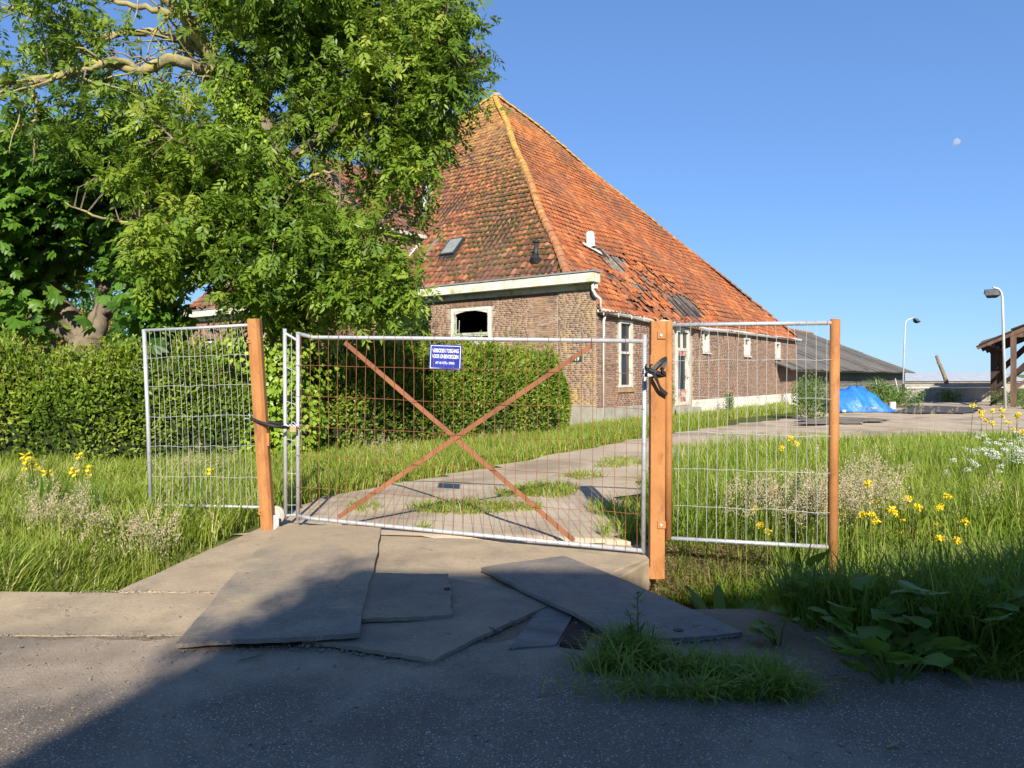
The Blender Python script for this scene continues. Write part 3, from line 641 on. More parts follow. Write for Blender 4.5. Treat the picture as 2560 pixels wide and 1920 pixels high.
# ------------------------------------------------------------------ roof
roof = MB()
e = .03
FA = [(-.0, 1.02, ZF), (0, LY-1.02, ZF)]
apx = (APX.x, APX.y, APX.z-.05)
roof.add([(0, 1.0, ZF-.06), (0, LY-1.0, ZF-.06), apx], [(0, 2, 1)])
roof.add([(-.0, -.18, ZR-.24), (LX+.15, -.18, ZR-.24), (LX+.15, .0, ZR-.06), apx, (0, 1.0, ZF-.06), (0, 0, ZR-.06)], [(0, 1, 2, 5), (5, 2, 3, 4)])
roof.add([(LX, 0, ZR-.06), (LX, LY, ZR-.06), apx], [(0, 1, 2)])
roof.add([(0, LY, ZR-.06), (0, LY-1.0, ZF-.06), apx, (LX, LY, ZR-.06)], [(0, 1, 2, 3)])
rf = roof.build('roof', M['wooddark'], house)
# pantile: S-profile, lower edge lifted over the course below
TW, TL = .235, .325
prof = [(-.125, .010), (-.075, .034), (-.025, .030), (.025, .004), (.075, -.004), (.125, .012)]
tv = []
for (x, z) in prof: tv.append((x, -.04, z+.038))
for (x, z) in prof: tv.append((x, TL, z+.006))
for (x, z) in prof: tv.append((x, -.04, z+.016))
tf = [(i, i+1, 7+i, 6+i) for i in range(5)]+[(12+i, 13+i, i+1, i) for i in range(5)]+[(12, 0, 6), (5, 17, 11)]
tme = bpy.data.meshes.new('roof_tile'); tme.from_pydata(tv, [], tf); tme.polygons.foreach_set('use_smooth', [i < 5 for i in range(len(tf))])
TVn = np.array(tv)
def bow(p):   # the far hip bulges a little below the top
    r = (APX.z-p.z)/(APX.z-ZR); k = max(0, min(1, (p.x-APX.x)/(2.5*max(.15, r*4))))
    return .12*math.exp(-((r-.17)/.12)**2)*k
def tiles(org, eu, ev, nrm, nrow, ncol, inside, mat, mid, rs, sel, broken=None):
    V = []; Fq = []; T = []; items = []
    for r in range(nrow):
        for c_ in range(ncol):
            p = org+eu*(c_*TW)+ev*(r*TL)
            if not inside(p+ev*.15): continue
            slip = 0; ang = rs.normal(0, .012)
            if broken is not None:
                px, py = project(p+ev*.16); q = broken(px, py)
                if q == 2: continue
                if q == 1:
                    if rs.rand() < .26: continue
                    slip = rs.uniform(-.22, .02); ang = rs.normal(0, .16)
            items.append((p+ev*(slip+rs.normal(0, .008)+.02*math.sin(c_*.21+r*.4))+nrm*(rs.normal(0, .005)+bow(p)+.045*math.sin(c_*.11+r*.23)+.03*math.sin(c_*.31-r*.17)), ang))
    items.sort(key=lambda it: sel(it[0]))
    for i, (p, ang) in enumerate(items):
        a = eu*math.cos(ang)+ev*math.sin(ang); b = nrm.cross(a)
        Mx = Matrix((a, b, nrm)).transposed()
        if i < 150:
            o = link('roof_tile', mid, mat, rf); o.matrix_basis = Matrix.Translation(p)@Mx.to_4x4()
            continue
        k = len(V)*18; V.append(TVn @ np.array(Mx).T+np.array(p)); Fq.append(k); T += [float(np.clip(rs.beta(2.2, 2), .01, .99))]*18
    V = np.concatenate(V)
    me = bpy.data.meshes.new('tile_courses'); fl = []
    for k in Fq: fl += [tuple(k+j for j in f) for f in tf]
    me.from_pydata(V.tolist(), [], fl); at = me.attributes.new('tint', 'FLOAT', 'POINT'); at.data.foreach_set('value', T)
    sm_ = [i < 5 for i in range(len(tf))]*len(Fq); me.polygons.foreach_set('use_smooth', sm_); me.update()
    o = link('tile_courses', me, mat, rf); o['kind'] = 'stuff'
    return items
cf = math.sqrt(1+KF*KF); evF = Vector((1/cf, 0, KF/cf)); nF = Vector((-KF/cf, 0, 1/cf)); euF = Vector((0, -1, 0))
cR = math.sqrt(1+KR*KR); evR = Vector((0, 1/cR, KR/cR)); nR = Vector((0, -KR/cR, 1/cR)); euR = Vector((1, 0, 0))
def insF(p):
    if p.z < ZF+.02 or p.z > APX.z-.1: return False
    yr = (ZF+KF*p.x-ZR)/KR
    if not (yr+.02 < p.y < LY-yr-.02): return False
    # the gabled dormer takes out its own patch
    if 9.45 < p.y < 15.55 and p.z < 7.45+3*(1-abs(p.y-12.5)/3.05): return False
    return True
def insR(p):
    if p.z > APX.z-.1: return False
    xf = (p.z-ZF)/KF
    return max(xf, -.12 if p.z < 4.72 else .0)+.02 < p.x < LX-max(0, (p.y)/(LY/2)*LX/2)+.1
HOLE = [[(1447, 599), (1452, 599), (1460, 614), (1455, 615)], [(1497, 614), (1503, 614), (1540, 650), (1567, 678), (1556, 680), (1512, 645)],
        [(1573, 687), (1579, 687), (1606, 716), (1598, 718)], [(1607, 717), (1613, 718), (1633, 742), (1625, 743)], [(1557, 737), (1564, 737), (1581, 757), (1574, 760)],
        [(1655, 741), (1675, 725), (1704, 734), (1730, 756), (1760, 783), (1752, 792), (1720, 790), (1693, 777), (1668, 754)]]
LOOSE = [(1500, 628), (1560, 640), (1620, 668), (1700, 718), (1770, 790), (1745, 810), (1640, 795), (1545, 760), (1520, 700)]
def broken(px, py):
    for h in HOLE:
        if inpoly(np.array(px), np.array(py), h): return 2
    return 1 if inpoly(np.array(px), np.array(py), LOOSE) else 0
rs = np.random.RandomState(5)
itF = tiles(Vector((.02, LY-.5, ZF+.02)), euF, evF, nF, 50, 103, insF, M['tile_f'], tme, rs, lambda p: p.y+p.x*.9+rs.rand()*.01)
tme2 = tme.copy(); tme2.materials.clear()
itR = tiles(Vector((-.1, -.16, ZR-.16)), euR, evR, nR, 56, 97, insR, M['tile_r'], tme2, rs, lambda p: p.x+p.y*.9+abs(p.x-3)*.3, broken)
# laths bared by the fallen tiles
for k in range(74):
    x = 2.6+k*.135+rnd.uniform(-.02, .02); p = Vector((x, -.1, ZR-.10-.06)); L_ = rnd.uniform(3.2, 4.6)
    if rnd.random() < .12: continue
    MB().beam(p-nR*.015, p+evR*L_+euR*rnd.uniform(-.06, .06)+nR*rnd.uniform(-.02, .02), rnd.uniform(.06, .11), .02, up=nR, tint=rnd.uniform(.02, .98)).build('roof_lath', M['woodgrey'], rf)
# hip and ridge tiles
capn = 9; cv = []
for (s_, r_) in ((-.02, .155), (.40, .125)):
    for k in range(capn):
        t = math.pi*(k/(capn-1)); cv.append((r_*math.cos(t), s_, r_*math.sin(t)*.85-.03))
for k in range(capn):
    t = math.pi*(k/(capn-1)); cv.append((.125*math.cos(t), -.02, .125*math.sin(t)*.85-.035))
cfc = [(k, k+1, capn+k+1, capn+k) for k in range(capn-1)]+[(2*capn+k, 2*capn+k+1, k+1, k) for k in range(capn-1)]
cme = bpy.data.meshes.new('hip_tile'); cme.from_pydata(cv, [], [f[::-1] for f in cfc]); cme.polygons.foreach_set('use_smooth', [i < capn-1 for i in range(len(cfc))])
def hips(a, b, n_):
    d = (b-a); L_ = d.length; d.normalize(); k = int(L_/.37)
    for i in range(k):
        p = a+d*(i*.37)
        s_ = d.cross(n_).normalized(); u = s_.cross(d)
        aj = rnd.gauss(0, .03); o = link('hip_tile', cme, M['ridge'], rf)
        dd = (d+s_*aj+u*rnd.gauss(0, .012)).normalized(); ss = dd.cross(u).normalized(); uu = ss.cross(dd)
        o.matrix_basis = Matrix.Translation(p+u*(.05+bow(p)+rnd.gauss(0, .008))+s_*(.04*math.sin(i*.35)))@Matrix((ss, dd, uu)).transposed().to_4x4()
hips(Vector((.05, 1.03+.05, ZF+.03)), APX+Vector((0, 0, .03)), (nF+nR).normalized())
hips(Vector((LX-.02, .02, ZR+.02)), APX+Vector((0, 0, .02)), (nR+Vector((KF/cf, 0, 1/cf))).normalized())
hips(Vector((.05, LY-1.08, ZF+.03)), APX+Vector((0, 0, .02)), (nF+Vector((0, KR/cR, 1/cR))).normalized())
MB().tube([APX+Vector((-.12, 0, .0)), APX+Vector((.3, 0, .1)), APX+Vector((.6, 0, .0))], [.14, .17, .13], 9).build('apex_cap', M['plinth'], rf)
# moss cushions on the front slope
rs = np.random.RandomState(21); V = []; Fq = []
cand = [it[0] for it in itF]
for p in cand:
    wgt = math.exp(-((p.x-3.2)/3.2)**2)*math.exp(-((p.y-4.8)/3.6)**2)
    for q in range(4):
        if rs.rand() < min(.8, wgt*1.0):
            c_ = p+euF*rs.uniform(-.11, .11)+evF*rs.uniform(-.06, .05)+nF*.062; r_ = rs.uniform(.035, .085); k = len(V)
            V.append(c_+nF*r_*.7)
            for j in range(6):
                t = j*math.pi/3; V.append(c_+(euF*math.cos(t)+evF*math.sin(t)*.7)*r_*rs.uniform(.7, 1.3)-nF*.01)
            for j in range(6):
                Fq.append((k, k+1+j, k+1+(j+1) % 6))
o = np_mesh('moss', np.array([tuple(v) for v in V]), np.array(Fq), np.full(len(V), .5), M['moss'], rf, smooth=True); o['kind'] = 'stuff'
# dormer with gabled front
dm = MB()
gz = 7.45; gt = 10.45
for (a, b_, c_, d_) in holes_rects(9.5, 15.5, 4.5, gz, [(11.55, 12.75, 5.45, 7.45)]): dm.box((-.25, a, c_), (0, b_, d_))
dm.add([(-.25, 9.5, gz), (-.25, 11.55, gz), (-.25, 11.55, 9.5)], [(0, 2, 1)]).add([(-.25, 12.75, gz), (-.25, 15.5, gz), (-.25, 12.75, 10.2)], [(0, 2, 1)]).add([(-.25, 11.55, 7.7), (-.25, 12.75, 7.7), (-.25, 12.75, 10.2), (-.25, 12.5, gt), (-.25, 11.55, 9.5)], [(0, 4, 3, 2, 1)])
dm.add([(-.25, 9.5, 0), (2.6, 9.5, 4.4), (2.6, 9.5, gz), (-.25, 9.5, gz)], [(0, 1, 2, 3)]).add([(-.25, 15.5, 0), (2.6, 15.5, 4.4), (2.6, 15.5, gz), (-.25, 15.5, gz)], [(0, 3, 2, 1)])
dmo = dm.build('gable_wall', M['mortar'], house)
rs = np.random.RandomState(12)
brickwall(dmo, 9.5, 15.5, 2.0, 10.2, [(11.5, 12.8, 5.4, 7.75)], lambda u, z, d: (-.25-d, u, z), M['bricks'], rs=rs, keep=lambda a, z: z < gz or abs(a-12.5)+.2 < (gt-z))
brickwall(dmo, -.25, 2.4, 4.6, gz, [], lambda u, z, d: (u, 9.5-d, z), M['bricks'], rs=rs, keep=lambda a, z: z > ZF+KF*(a+.2)-.02)
mb = MB()
for sgn in (-1, 1):
    y0 = 12.5+sgn*3.25
    mb.add([(-.5, y0, gz-.2), (-.5, 12.5, gt+.08), (5.45, 12.5, gt+.08), (2.45, y0, gz-.2)], [(0, 1, 2, 3) if sgn > 0 else (3, 2, 1, 0)])
dr_ = mb.build('dormer_roof', M['wooddark'], house)
cd = math.sqrt(2); T_ = []; V = []; fl = []
for sgn in (-1, 1):
    ev = Vector((0, -sgn/cd, 1/cd)); nn = Vector((0, sgn/cd, 1/cd)); eu = ev.cross(nn)
    for r in range(14):
        for c_ in range(34):
            p = Vector((-.45 if eu.x > 0 else 5.8, 12.5+sgn*3.2, gz-.15))+eu*(c_*TW)+ev*(r*TL)
            if p.x < -.5 or p.z > gt or p.z < ZF+KF*p.x-.05: continue
            k = len(V)*18; Mx = np.array(Matrix((eu, ev, nn)).transposed()); V.append(TVn @ Mx.T+np.array(p+nn*(.03+rs.normal(0, .006)))); T_ += [rs.uniform(.1, .9)]*18
            fl += [tuple(k+j for j in f) for f in tf]
me = bpy.data.meshes.new('tile_courses'); me.from_pydata(np.concatenate(V).tolist(), [], fl); at = me.attributes.new('tint', 'FLOAT', 'POINT'); at.data.foreach_set('value', T_)
o = link('tile_courses', me, M['tile_f'], dr_); o['kind'] = 'stuff'
MB().box((-.45, 9.22, 7.18), (2.3, 9.36, 7.32)).build('dormer_gutter', M['whiteold'], dr_)
MB().beam((.1, 9.4, ZF+.12), (2.5, 9.4, ZF+KF*2.4+.12), .22, .02, up=nF).build('flashing', pm('lead_flashing', [(.3, (.5, .52, .54)), (.7, (.66, .68, .7))], 5, rough=.5), dr_)
# roof furniture
q = onF(1133, 622); sk = MB()
def onslope(b, o, u0, u1, v0, v1, h0, h1, tint=.5):
    vs = [o+euF*u+evF*v+nF*h for h in (h0, h1) for (u, v) in ((u0, v0), (u1, v0), (u1, v1), (u0, v1))]
    return b.add(vs, [(0, 3, 2, 1), (4, 5, 6, 7), (0, 1, 5, 4), (1, 2, 6, 5), (2, 3, 7, 6), (3, 0, 4, 7)], tint)
sko = onslope(MB(), q, -.36, .36, -.48, .48, .0, .14).build('skylight', M['dark'], rf)
onslope(MB(), q, -.30, .30, -.42, .42, .141, .155).build('pane', pm('dusty_pane', [(.3, (.16, .18, .17)), (.7, (.27, .29, .27))], 4, rough=.3), sko)
onslope(MB(), q, -.5, .5, -.66, -.45, .03, .06).build('lead_apron', M['dark'], sko)
q = onF(1340, 652)
vp = MB().tube([q+Vector((0, 0, -.1)), q+Vector((0, 0, .62))], .075, 12).build('vent_pipe', M['dark'], rf, smooth=True)
MB().tube([q+Vector((0, 0, .62)), q+Vector((0, 0, .66)), q+Vector((0, 0, .74))], [.13, .13, .03], 12).build('vent_cap', M['dark'], vp)
MB().tube([q+nF*.0, q+nF*.1, q+Vector((0, 0, .22))], [.2, .17, .09], 10).build('vent_base', M['black'], vp)
q = onF(1066, 548)
fl_ = MB().tube([q+Vector((-.1, 0, -.2)), q+Vector((-.2, -.05, .5)), q+Vector((-.15, -.1, 1.0)), q+Vector((-.1, -.12, 2.6))], .12, 12).build('flue_pipe', M['zinc'], rf, smooth=True)
t_ = q+Vector((-.1, -.12, 2.6)); MB().tube([t_+Vector((0, 0, -.25)), t_+Vector((0, 0, .15))], .16, 12).build('flue_collar', M['zinc'], fl_)
MB().tube([t_+Vector((0, 0, .22)), t_+Vector((0, 0, .26)), t_+Vector((0, 0, .40))], [.27, .27, .05], 12).build('flue_cap', M['dark'], fl_)
q = onR(1477, 622); q2 = q+evR*.56+nR*.28+euR*.26
wp = MB().tube([q+nR*.05, q+nR*.1+evR*.12, q2], [.15, .17, .17], 14, cap=False).build('white_vent_pipe', M['pvc'], rf, smooth=True)
MB().tube([q2-(q2-q)*.02, q2], [.15, .15], 12).build('pipe_mouth', M['dark'], wp)
b = MB(); b.beam(q-euR*.45+nR*.07+evR*.12, q+euR*.45+nR*.06-evR*.22, .2, .015, up=nR).build('torn_flashing', M['pvc'], wp)
# lettering on the number plate
def text(body, size, mat, parent, M4, off=.0, name='lettering', sx=1.0):
    cu = bpy.data.curves.new('t', 'FONT'); cu.body = body; cu.size = size; cu.align_x = 'CENTER'; cu.align_y = 'CENTER'; cu.extrude = .0006; cu.offset = off; cu.resolution_u = 3
    t = bpy.data.objects.new('t', cu); C.objects.link(t)
    me = bpy.data.meshes.new_from_object(t.evaluated_get(bpy.context.evaluated_depsgraph_get())); bpy.data.objects.remove(t); bpy.data.curves.remove(cu)
    me.name = name; me.transform(M4@Matrix.Diagonal((sx, 1, 1, 1))); me.materials.clear()
    return link(name, me, mat, parent)
M['lett'] = pm('white_enamel', [(.3, (.78, .78, .78)), (.7, (.84, .84, .84))], 9, rough=.4)
text('19', .19, M['lett'], hn, Matrix.Translation((-.0765, .64, 2.135))@Matrix(((0, 0, -1), (-1, 0, 0), (0, 1, 0))).to_4x4(), .004, sx=.9)
# a plank lying on the roof along the dormer
pk = MB().beam(HC+d1*.15+d2*8.75+Vector((0, 0, ZF+.25)), HC+d1*2.0+d2*8.35+Vector((0, 0, ZF+KF*2.0+.16)), .18, .05, up=(0, 0, 1)).build('plank', M['woodgrey'])
tag(pk, 'weathered grey plank lying on the tiles beside the dormer', 'plank')
def PF(px, py, Y): return P(px, py, Y*.965)
# ------------------------------------------------------------------ gate, fence panels, posts
def blerp(cs, s_, t_):
    tl, tr, br, bl = cs; return (tl*(1-s_)+tr*s_)*(1-t_)+(bl*(1-s_)+br*s_)*t_
def wires(cs, parent, nv, hz, mat, rv, rh, over, off, jit, bow_=0, s0=.0, s1=1.0, rs=None):
    nrm = (cs[1]-cs[0]).cross(cs[3]-cs[0]).normalized()
    if nrm.y > 0: nrm = -nrm
    for i in range(nv):
        s_ = s0+(s1-s0)*(i+.5)/nv; pts = []
        ph = rs.uniform(0, 6); a = rs.normal(0, jit)
        for k in range(9):
            t = -over+(1+over+.01)*k/8
            pts.append(blerp(cs, s_+a*math.sin(t*5+ph)+rs.normal(0, jit*.25)+bow_*math.sin(t*3.1), t)+nrm*off)
        if over: pts[0] = pts[0]+Vector((rs.normal(0, .012), rs.normal(0, .012), 0))
        MB().tube(pts, rv, 5, cap=False).build('vertical_wire', mat, parent)
    for t in hz:
        pts = [blerp(cs, s0+(s1-s0)*k/10, t+rs.normal(0, .0025))+nrm*(off+rv*1.6) for k in range(11)]
        MB().tube(pts, rh, 5, cap=False).build('horizontal_wire', mat, parent)
rs = np.random.RandomState(31)
gc = [PF(745, 842, 7.86), PF(1612, 853, 6.86), PF(1608, 1377, 6.86), PF(745, 1294, 7.86)]
gate = root('site_gate', 'wide wire mesh gate with rusty crossed braces and galvanised frame', 'gate', (0, 0, 0))
tube = lambda pts, r, nm, mt, par, n=10: MB().tube(pts, r, n).build(nm, mt, par, smooth=False)
up = Vector((0, 0, 1))
MB().tube([gc[0]+up*.05, gc[3]-up*.03], .0215, 12).build('gate_upright', M['galv'], gate, smooth=True)
MB().tube([gc[1]+up*.06, gc[2]-up*.02], .0215, 12).build('gate_upright', M['galv'], gate, smooth=True)
MB().tube([gc[0]+up*.035, blerp(gc, .05, 0)-up*.005, blerp(gc, .3, 0), blerp(gc, 1, 0)], .0205, 12).build('top_rail', M['galv'], gate, smooth=True)
MB().tube([gc[3]+up*.02, blerp(gc, .05, 1)+up*.004, blerp(gc, .5, 1), blerp(gc, 1, 1)], .0205, 12).build('bottom_rail', M['galv'], gate, smooth=True)
e0, e1 = PF(712, 822, 7.9), PF(714, 1296, 7.9)
MB().tube([e0, e1], .0205, 12).build('gate_upright', M['galv'], gate, smooth=True)
for t in (.022, .985): MB().tube([e0.lerp(e1, t), gc[0].lerp(gc[3], t)], .014, 8).build('end_link', M['galv'], gate)
for t in (.2, .38, .58, .76, .93): MB().tube([e0.lerp(e1, t), gc[0].lerp(gc[3], t)], .0035, 5).build('horizontal_wire', M['galvwire'], gate)
MB().tube([(e0+gc[0])/2, (e1+gc[3])/2], .003, 5).build('vertical_wire', M['galvwire'], gate)
wires(gc, gate, 34, (.155, .325, .49, .655, .825), M['rustwire'], .0026, .0026, .022, .024, .0012, rs=rs)
def br(p, q):
    return MB().beam(p, q, .046, .008, up=(gc[1]-gc[0]).cross(gc[3]-gc[0]).normalized()).build('cross_brace', M['brace'], gate)
n_ = Vector((-.25, -1, 0)).normalized()
br(PF(862, 856, 7.72), PF(1435, 1352, 7.06)); b2 = br(PF(1482, 862, 7.0), PF(848, 1292, 7.74)); b2.location = n_*.011
wc = PF(694, 1287, 7.86)+Vector((-.02, -.01, .0))
ax = Vector((.15, -1, 0)).normalized()
wh = MB().tube([wc-ax*.03, wc-ax*.025, wc+ax*.025, wc+ax*.03], [.085, .098, .098, .085], 22).build('wheel', pm('cream_rubber', [(.3, (.30, .28, .22)), (.7, (.42, .39, .31))], 6, rough=.7), gate, smooth=False)
MB().tube([wc+ax*.028, wc+ax*.036], [.06, .055], 18).build('wheel_hub', M['galv'], wh)
MB().beam(wc+ax*.04+up*.0, e1+up*.06, .05, .012, up=ax).build('wheel_fork', M['galv'], gate)
# sign behind the wires
sg_c = PF(1113, 893, 7.36)+Vector((0, .02, 0)); gx = (gc[1]-gc[0]).normalized(); gx = (gx+Vector((0, 0, -.02))).normalized(); gn = gx.cross(Vector((0, 0, 1))).normalized(); gzv = gn.cross(gx)*-1
if gzv.z < 0: gzv = -gzv
gn = gx.cross(gzv).normalized()      # towards the camera
SM = Matrix((gx, gzv, gn)).transposed().to_4x4(); SM.translation = sg_c
M['blue'] = pm('blue_enamel', [(.3, (.012, .022, .20)), (.7, (.022, .04, .30))], 6, rough=.35, spec=.5)
sign = root('prohibition_sign', 'blue and white no entry notice wired to the gate mesh', 'sign', sg_c)
SM0 = SM.copy(); SM0.translation = (0, 0, 0)
def signbox(nm, x0, x1, y0, y1, z0, z1, mat, bev=0):
    o = MB().box((x0, y0, z0), (x1, y1, z1)).build(nm, mat, sign, bevel=bev); o.data.transform(SM0); return o
signbox('sign_board', -.168, .168, -.125, .125, -.004, 0, M['blue'])
for (a, b, c_, d_) in ((-.158, .158, .109, .114), (-.158, .158, -.114, -.109), (-.158, -.153, -.109, .109), (.153, .158, -.109, .109)):
    signbox('border_line', a, b, c_, d_, .0005, .0016, M['lett'])
for body, sz, y, sx, of in (('VERBODEN TOEGANG', .054, .062, .50, .0006), ('VOOR ONBEVOEGDEN', .054, .005, .485, .0006), ('ART. 461 WETB. v. STRAFR.', .034, -.058, .50, .0003)):
    text(body, sz, M['lett'], sign, SM0@Matrix.Translation((0, y, .0012)), of, sx=sx)
for sx_ in (-1, 1): 
    o = MB().tube([(sx_*.155, .112, 0), (sx_*.16, .125, .02), (sx_*.15, .135, .025)], .0025, 5).build('tie_wire', M['galvwire'], sign); o.data.transform(SM0)
# left leaning post and panel
lp = root('fence_post', 'leaning rust orange channel post left of the gate', 'post', PF(670, 1318, 7.75))
o0 = PF(670, 1318, 7.75)
def rel(p, o): return Vector(p)-o
pb, pt = PF(671, 1330, 7.75)-o0, PF(636, 798, 7.75)-o0
dv = (pt-pb).normalized(); sv = dv.cross(Vector((0, 1, 0))).normalized()
b = MB(); c_ = [(-.062, -.0), (-.062, -.05), (-.02, -.068), (.035, -.068), (.062, -.035), (.062, .05), (-.062, .05)]
vs = [pb+sv*x*-1+Vector((0, y, 0)) for x, y in c_]+[pt+sv*x*-1+Vector((0, y, 0)) for x, y in c_]; k = len(c_)
b.add(vs, [tuple(range(k))[::-1], tuple(range(k, 2*k))]+[(i, (i+1) % k, k+(i+1) % k, k+i) for i in range(k)]).build('channel', M['rust'], lp, bevel=.006)
for t in (.10, .90):
    p = pt.lerp(pb, t)+Vector((-.045, -.06, 0)); 
    MB().box(p-Vector((.02, .012, .03)), p+Vector((.02, .0, .03))).build('bracket', M['rust'], lp); MB().tube([p+Vector((0, -.012, 0)), p+Vector((0, -.022, 0))], .009, 6).build('bolt', M['rustwire'], lp)
p = pt.lerp(pb, .58)+Vector((.062, -.02, 0)); MB().box(p-Vector((.01, .02, .03)), p+Vector((.02, .02, .1))).build('latch_lug', M['rust'], lp)
p = pb+Vector((.09, -.03, .1)); MB().box(p-Vector((.03, .006, .07)), p+Vector((.03, .006, .08))).build('wheel_stop', M['galv'], lp, bevel=.02)
lc = [PF(360, 826, 8.15), PF(634, 812, 7.86), PF(658, 1268, 7.86), PF(377, 1262, 8.15)]
pan = root('mesh_fence', 'small bent mesh panel left of the leaning post, free at one side', 'fence', (0, 0, 0))
MB().tube([lc[0]+up*.01, lc[0].lerp(lc[3], .5)+Vector((.006, 0, 0)), lc[3]-up*.02], .0215, 12).build('upright', M['galv'], pan, smooth=True)
MB().tube([lc[0], blerp(lc, .5, 0)-up*.004, lc[1]], .017, 10).build('top_rail', M['galv'], pan, smooth=True)
MB().tube([lc[3], lc[2]], .016, 10).build('bottom_rail', M['galv'], pan, smooth=True)
wires(lc, pan, 19, (.16, .325, .495, .665, .835), M['galvwire'], .0022, .0024, .006, .018, .004, .02, .03, .99, rs)
p = lc[3].lerp(lc[2], .09); MB().tube([p-Vector((.05, 0, 0)), p, p+Vector((.04, 0, 0))], [.02, .032, .022], 8).build('cloth_tie', M['woodgrey'], pan)
# right post: channel plus tube
o1 = PF(1641, 1442, 6.74); rp = root('fence_post', 'straight rust orange channel post with a tube welded alongside', 'post', o1)
pb, pt = Vector((0, 0, -.01)), PF(1643, 803, 6.74)-o1
MB().add([(x+(.01 if z > 1 else 0), y, z) for z in (pb.z, pt.z) for x, y in ((-.066, -.05), (.066, -.05), (.066, .05), (-.066, .05))], [(3, 2, 1, 0), (4, 5, 6, 7), (0, 1, 5, 4), (1, 2, 6, 5), (2, 3, 7, 6), (3, 0, 4, 7)]).build('channel', M['rust'], rp, bevel=.006)
MB().tube([PF(1666, 1348, 6.76)-o1+Vector((.015, 0, 0)), PF(1669, 803, 6.76)-o1+Vector((.012, 0, 0))], .034, 14).build('side_tube', M['rust'], rp, smooth=True)
for py in (838, 1312):
    p = PF(1652, py, 6.68)-o1; MB().box(p-Vector((.03, .006, .034)), p+Vector((.045, .004, .034))).build('bracket', M['rust'], rp, bevel=.004); MB().tube([p+Vector((0, -.004, 0)), p+Vector((0, -.016, 0))], .013, 8).build('bolt', M['galv'], rp)
p = PF(1629, 898, 6.68)-o1; MB().tube([p-up*.045, p+up*.04], .016, 8).build('hinge_pin', M['rust'], rp)
MB().box(Vector((-.25, -.06, .0)), Vector((-.066, .05, .10))).build('base_bracket', M['rust'], rp)
rc = [PF(1682, 813, 6.76), PF(2080, 807, 6.52), PF(2080, 1368, 6.52), PF(1674, 1345, 6.76)]
pan = root('mesh_fence', 'galvanised mesh panel between the channel post and the thin round post', 'fence', (0, 0, 0))
MB().tube([rc[0]-Vector((.03, 0, 0)), rc[1]], .0195, 12).build('top_rail', M['galv'], pan, smooth=True)
MB().tube([rc[3]-Vector((.03, 0, 0)), rc[2]], .0185, 12).build('bottom_rail', M['galv'], pan, smooth=True)
wires(rc, pan, 16, (.165, .335, .505, .67, .845), M['galvwire'], .0022, .0022, .016, .02, .0025, 0, .02, .995, rs)
tp = MB().tube([PF(2080, 1480, 6.52), PF(2088, 798, 6.52)], .042, 16).build('fence_post', M['rust'], smooth=True); tag(tp, 'thin round rust orange post standing in the yellow flowers', 'post')
# hose covered chain, padlock and strap
pts = cr([tuple(PF(628, 1046, 7.72)), tuple(PF(650, 1056, 7.66)), tuple(PF(690, 1066, 7.66)), tuple(PF(722, 1068, 7.82)), tuple(PF(736, 1062, 7.83))], 5)
ch = root('chain_hose', 'black hose covered chain tying the gate to the leaning post', 'chain', tuple(PF(680, 1066, 7.7)))
oc = Vector(ch.location)
MB().tube([Vector(p)-oc for p in pts], .018, 8).build('hose', M['black'], ch, smooth=True)
pts = cr([tuple(PF(662, 1052, 7.80)), tuple(PF(690, 1058, 7.84)), tuple(PF(725, 1060, 7.93)), tuple(PF(755, 1056, 7.84))], 5)
MB().tube([Vector(p)-oc for p in pts], .015, 8).build('hose', M['black'], ch, smooth=True)
MB().tube([PF(622, 1036, 7.75)-oc, PF(630, 1048, 7.7)-oc, PF(612, 1046, 7.78)-oc], .006, 6).build('tie_wire', M['galvwire'], ch)
for k in range(4): MB().tube([PF(715+k*8, 1062, 7.78)-oc, PF(722+k*8, 1066, 7.78)-oc], .007, 6).build('chain_link', M['galv'], ch)
q = PF(733, 1073, 7.76); pd = root('padlock', 'brass padlock hanging on the black hose chain', 'padlock', q)
MB().box((-.035, -.014, -.03), (.035, .014, .03)).build('lock_body', M['brass'], pd, bevel=.004)
MB().tube([(-.022, 0, .028), (-.022, 0, .055), (-.008, 0, .075), (.008, 0, .075), (.022, 0, .055), (.022, 0, .028)], .005, 6).build('shackle', M['galv'], pd)
st = root('strap', 'black strap knotted round the gate upright and channel post', 'strap', PF(1630, 925, 6.62)); oc = Vector(st.location)
for pp in ([(1612, 919, 6.8), (1618, 924, 6.64), (1640, 930, 6.62), (1665, 938, 6.70)], [(1612, 938, 6.8), (1622, 934, 6.64), (1640, 926, 6.62)], [(1628, 928, 6.6), (1650, 905, 6.62), (1667, 897, 6.66), (1655, 925, 6.64), (1664, 934, 6.68)],
           [(1628, 924, 6.6), (1642, 950, 6.6), (1652, 972, 6.62), (1668, 986, 6.64)]):
    pts = cr([tuple(PF(*p)) for p in pp], 4); b = MB()
    for p0, p1 in zip(pts, pts[1:]): b.beam(Vector(p0)-oc, Vector(p1)-oc+(Vector(p1)-Vector(p0))*.1, .005, .036, up=(0, .3, 1))
    b.build('webbing', M['black'], st)
MB().tube([PF(1622, 926, 6.58)-oc, PF(1634, 930, 6.58)-oc], [.022, .024], 8).build('knot', M['black'], st)
MB().box(PF(1625, 937, 6.59)-oc-Vector((.02, .003, .012)), PF(1625, 937, 6.59)-oc+Vector((.02, .003, .012))).build('white_tag', M['lett'], st)
# ------------------------------------------------------------------ yard: long barn, walls, poles, shed
bO = Vector((13.2, 36.5, 0)); LB = 42.5; WB = 8.6
barn = root('long_barn', 'low weathered barn with grey corrugated roof behind the farmhouse', 'barn', bO, math.atan2(d1.y, d1.x))
EZ, RZ = 2.28, 5.95
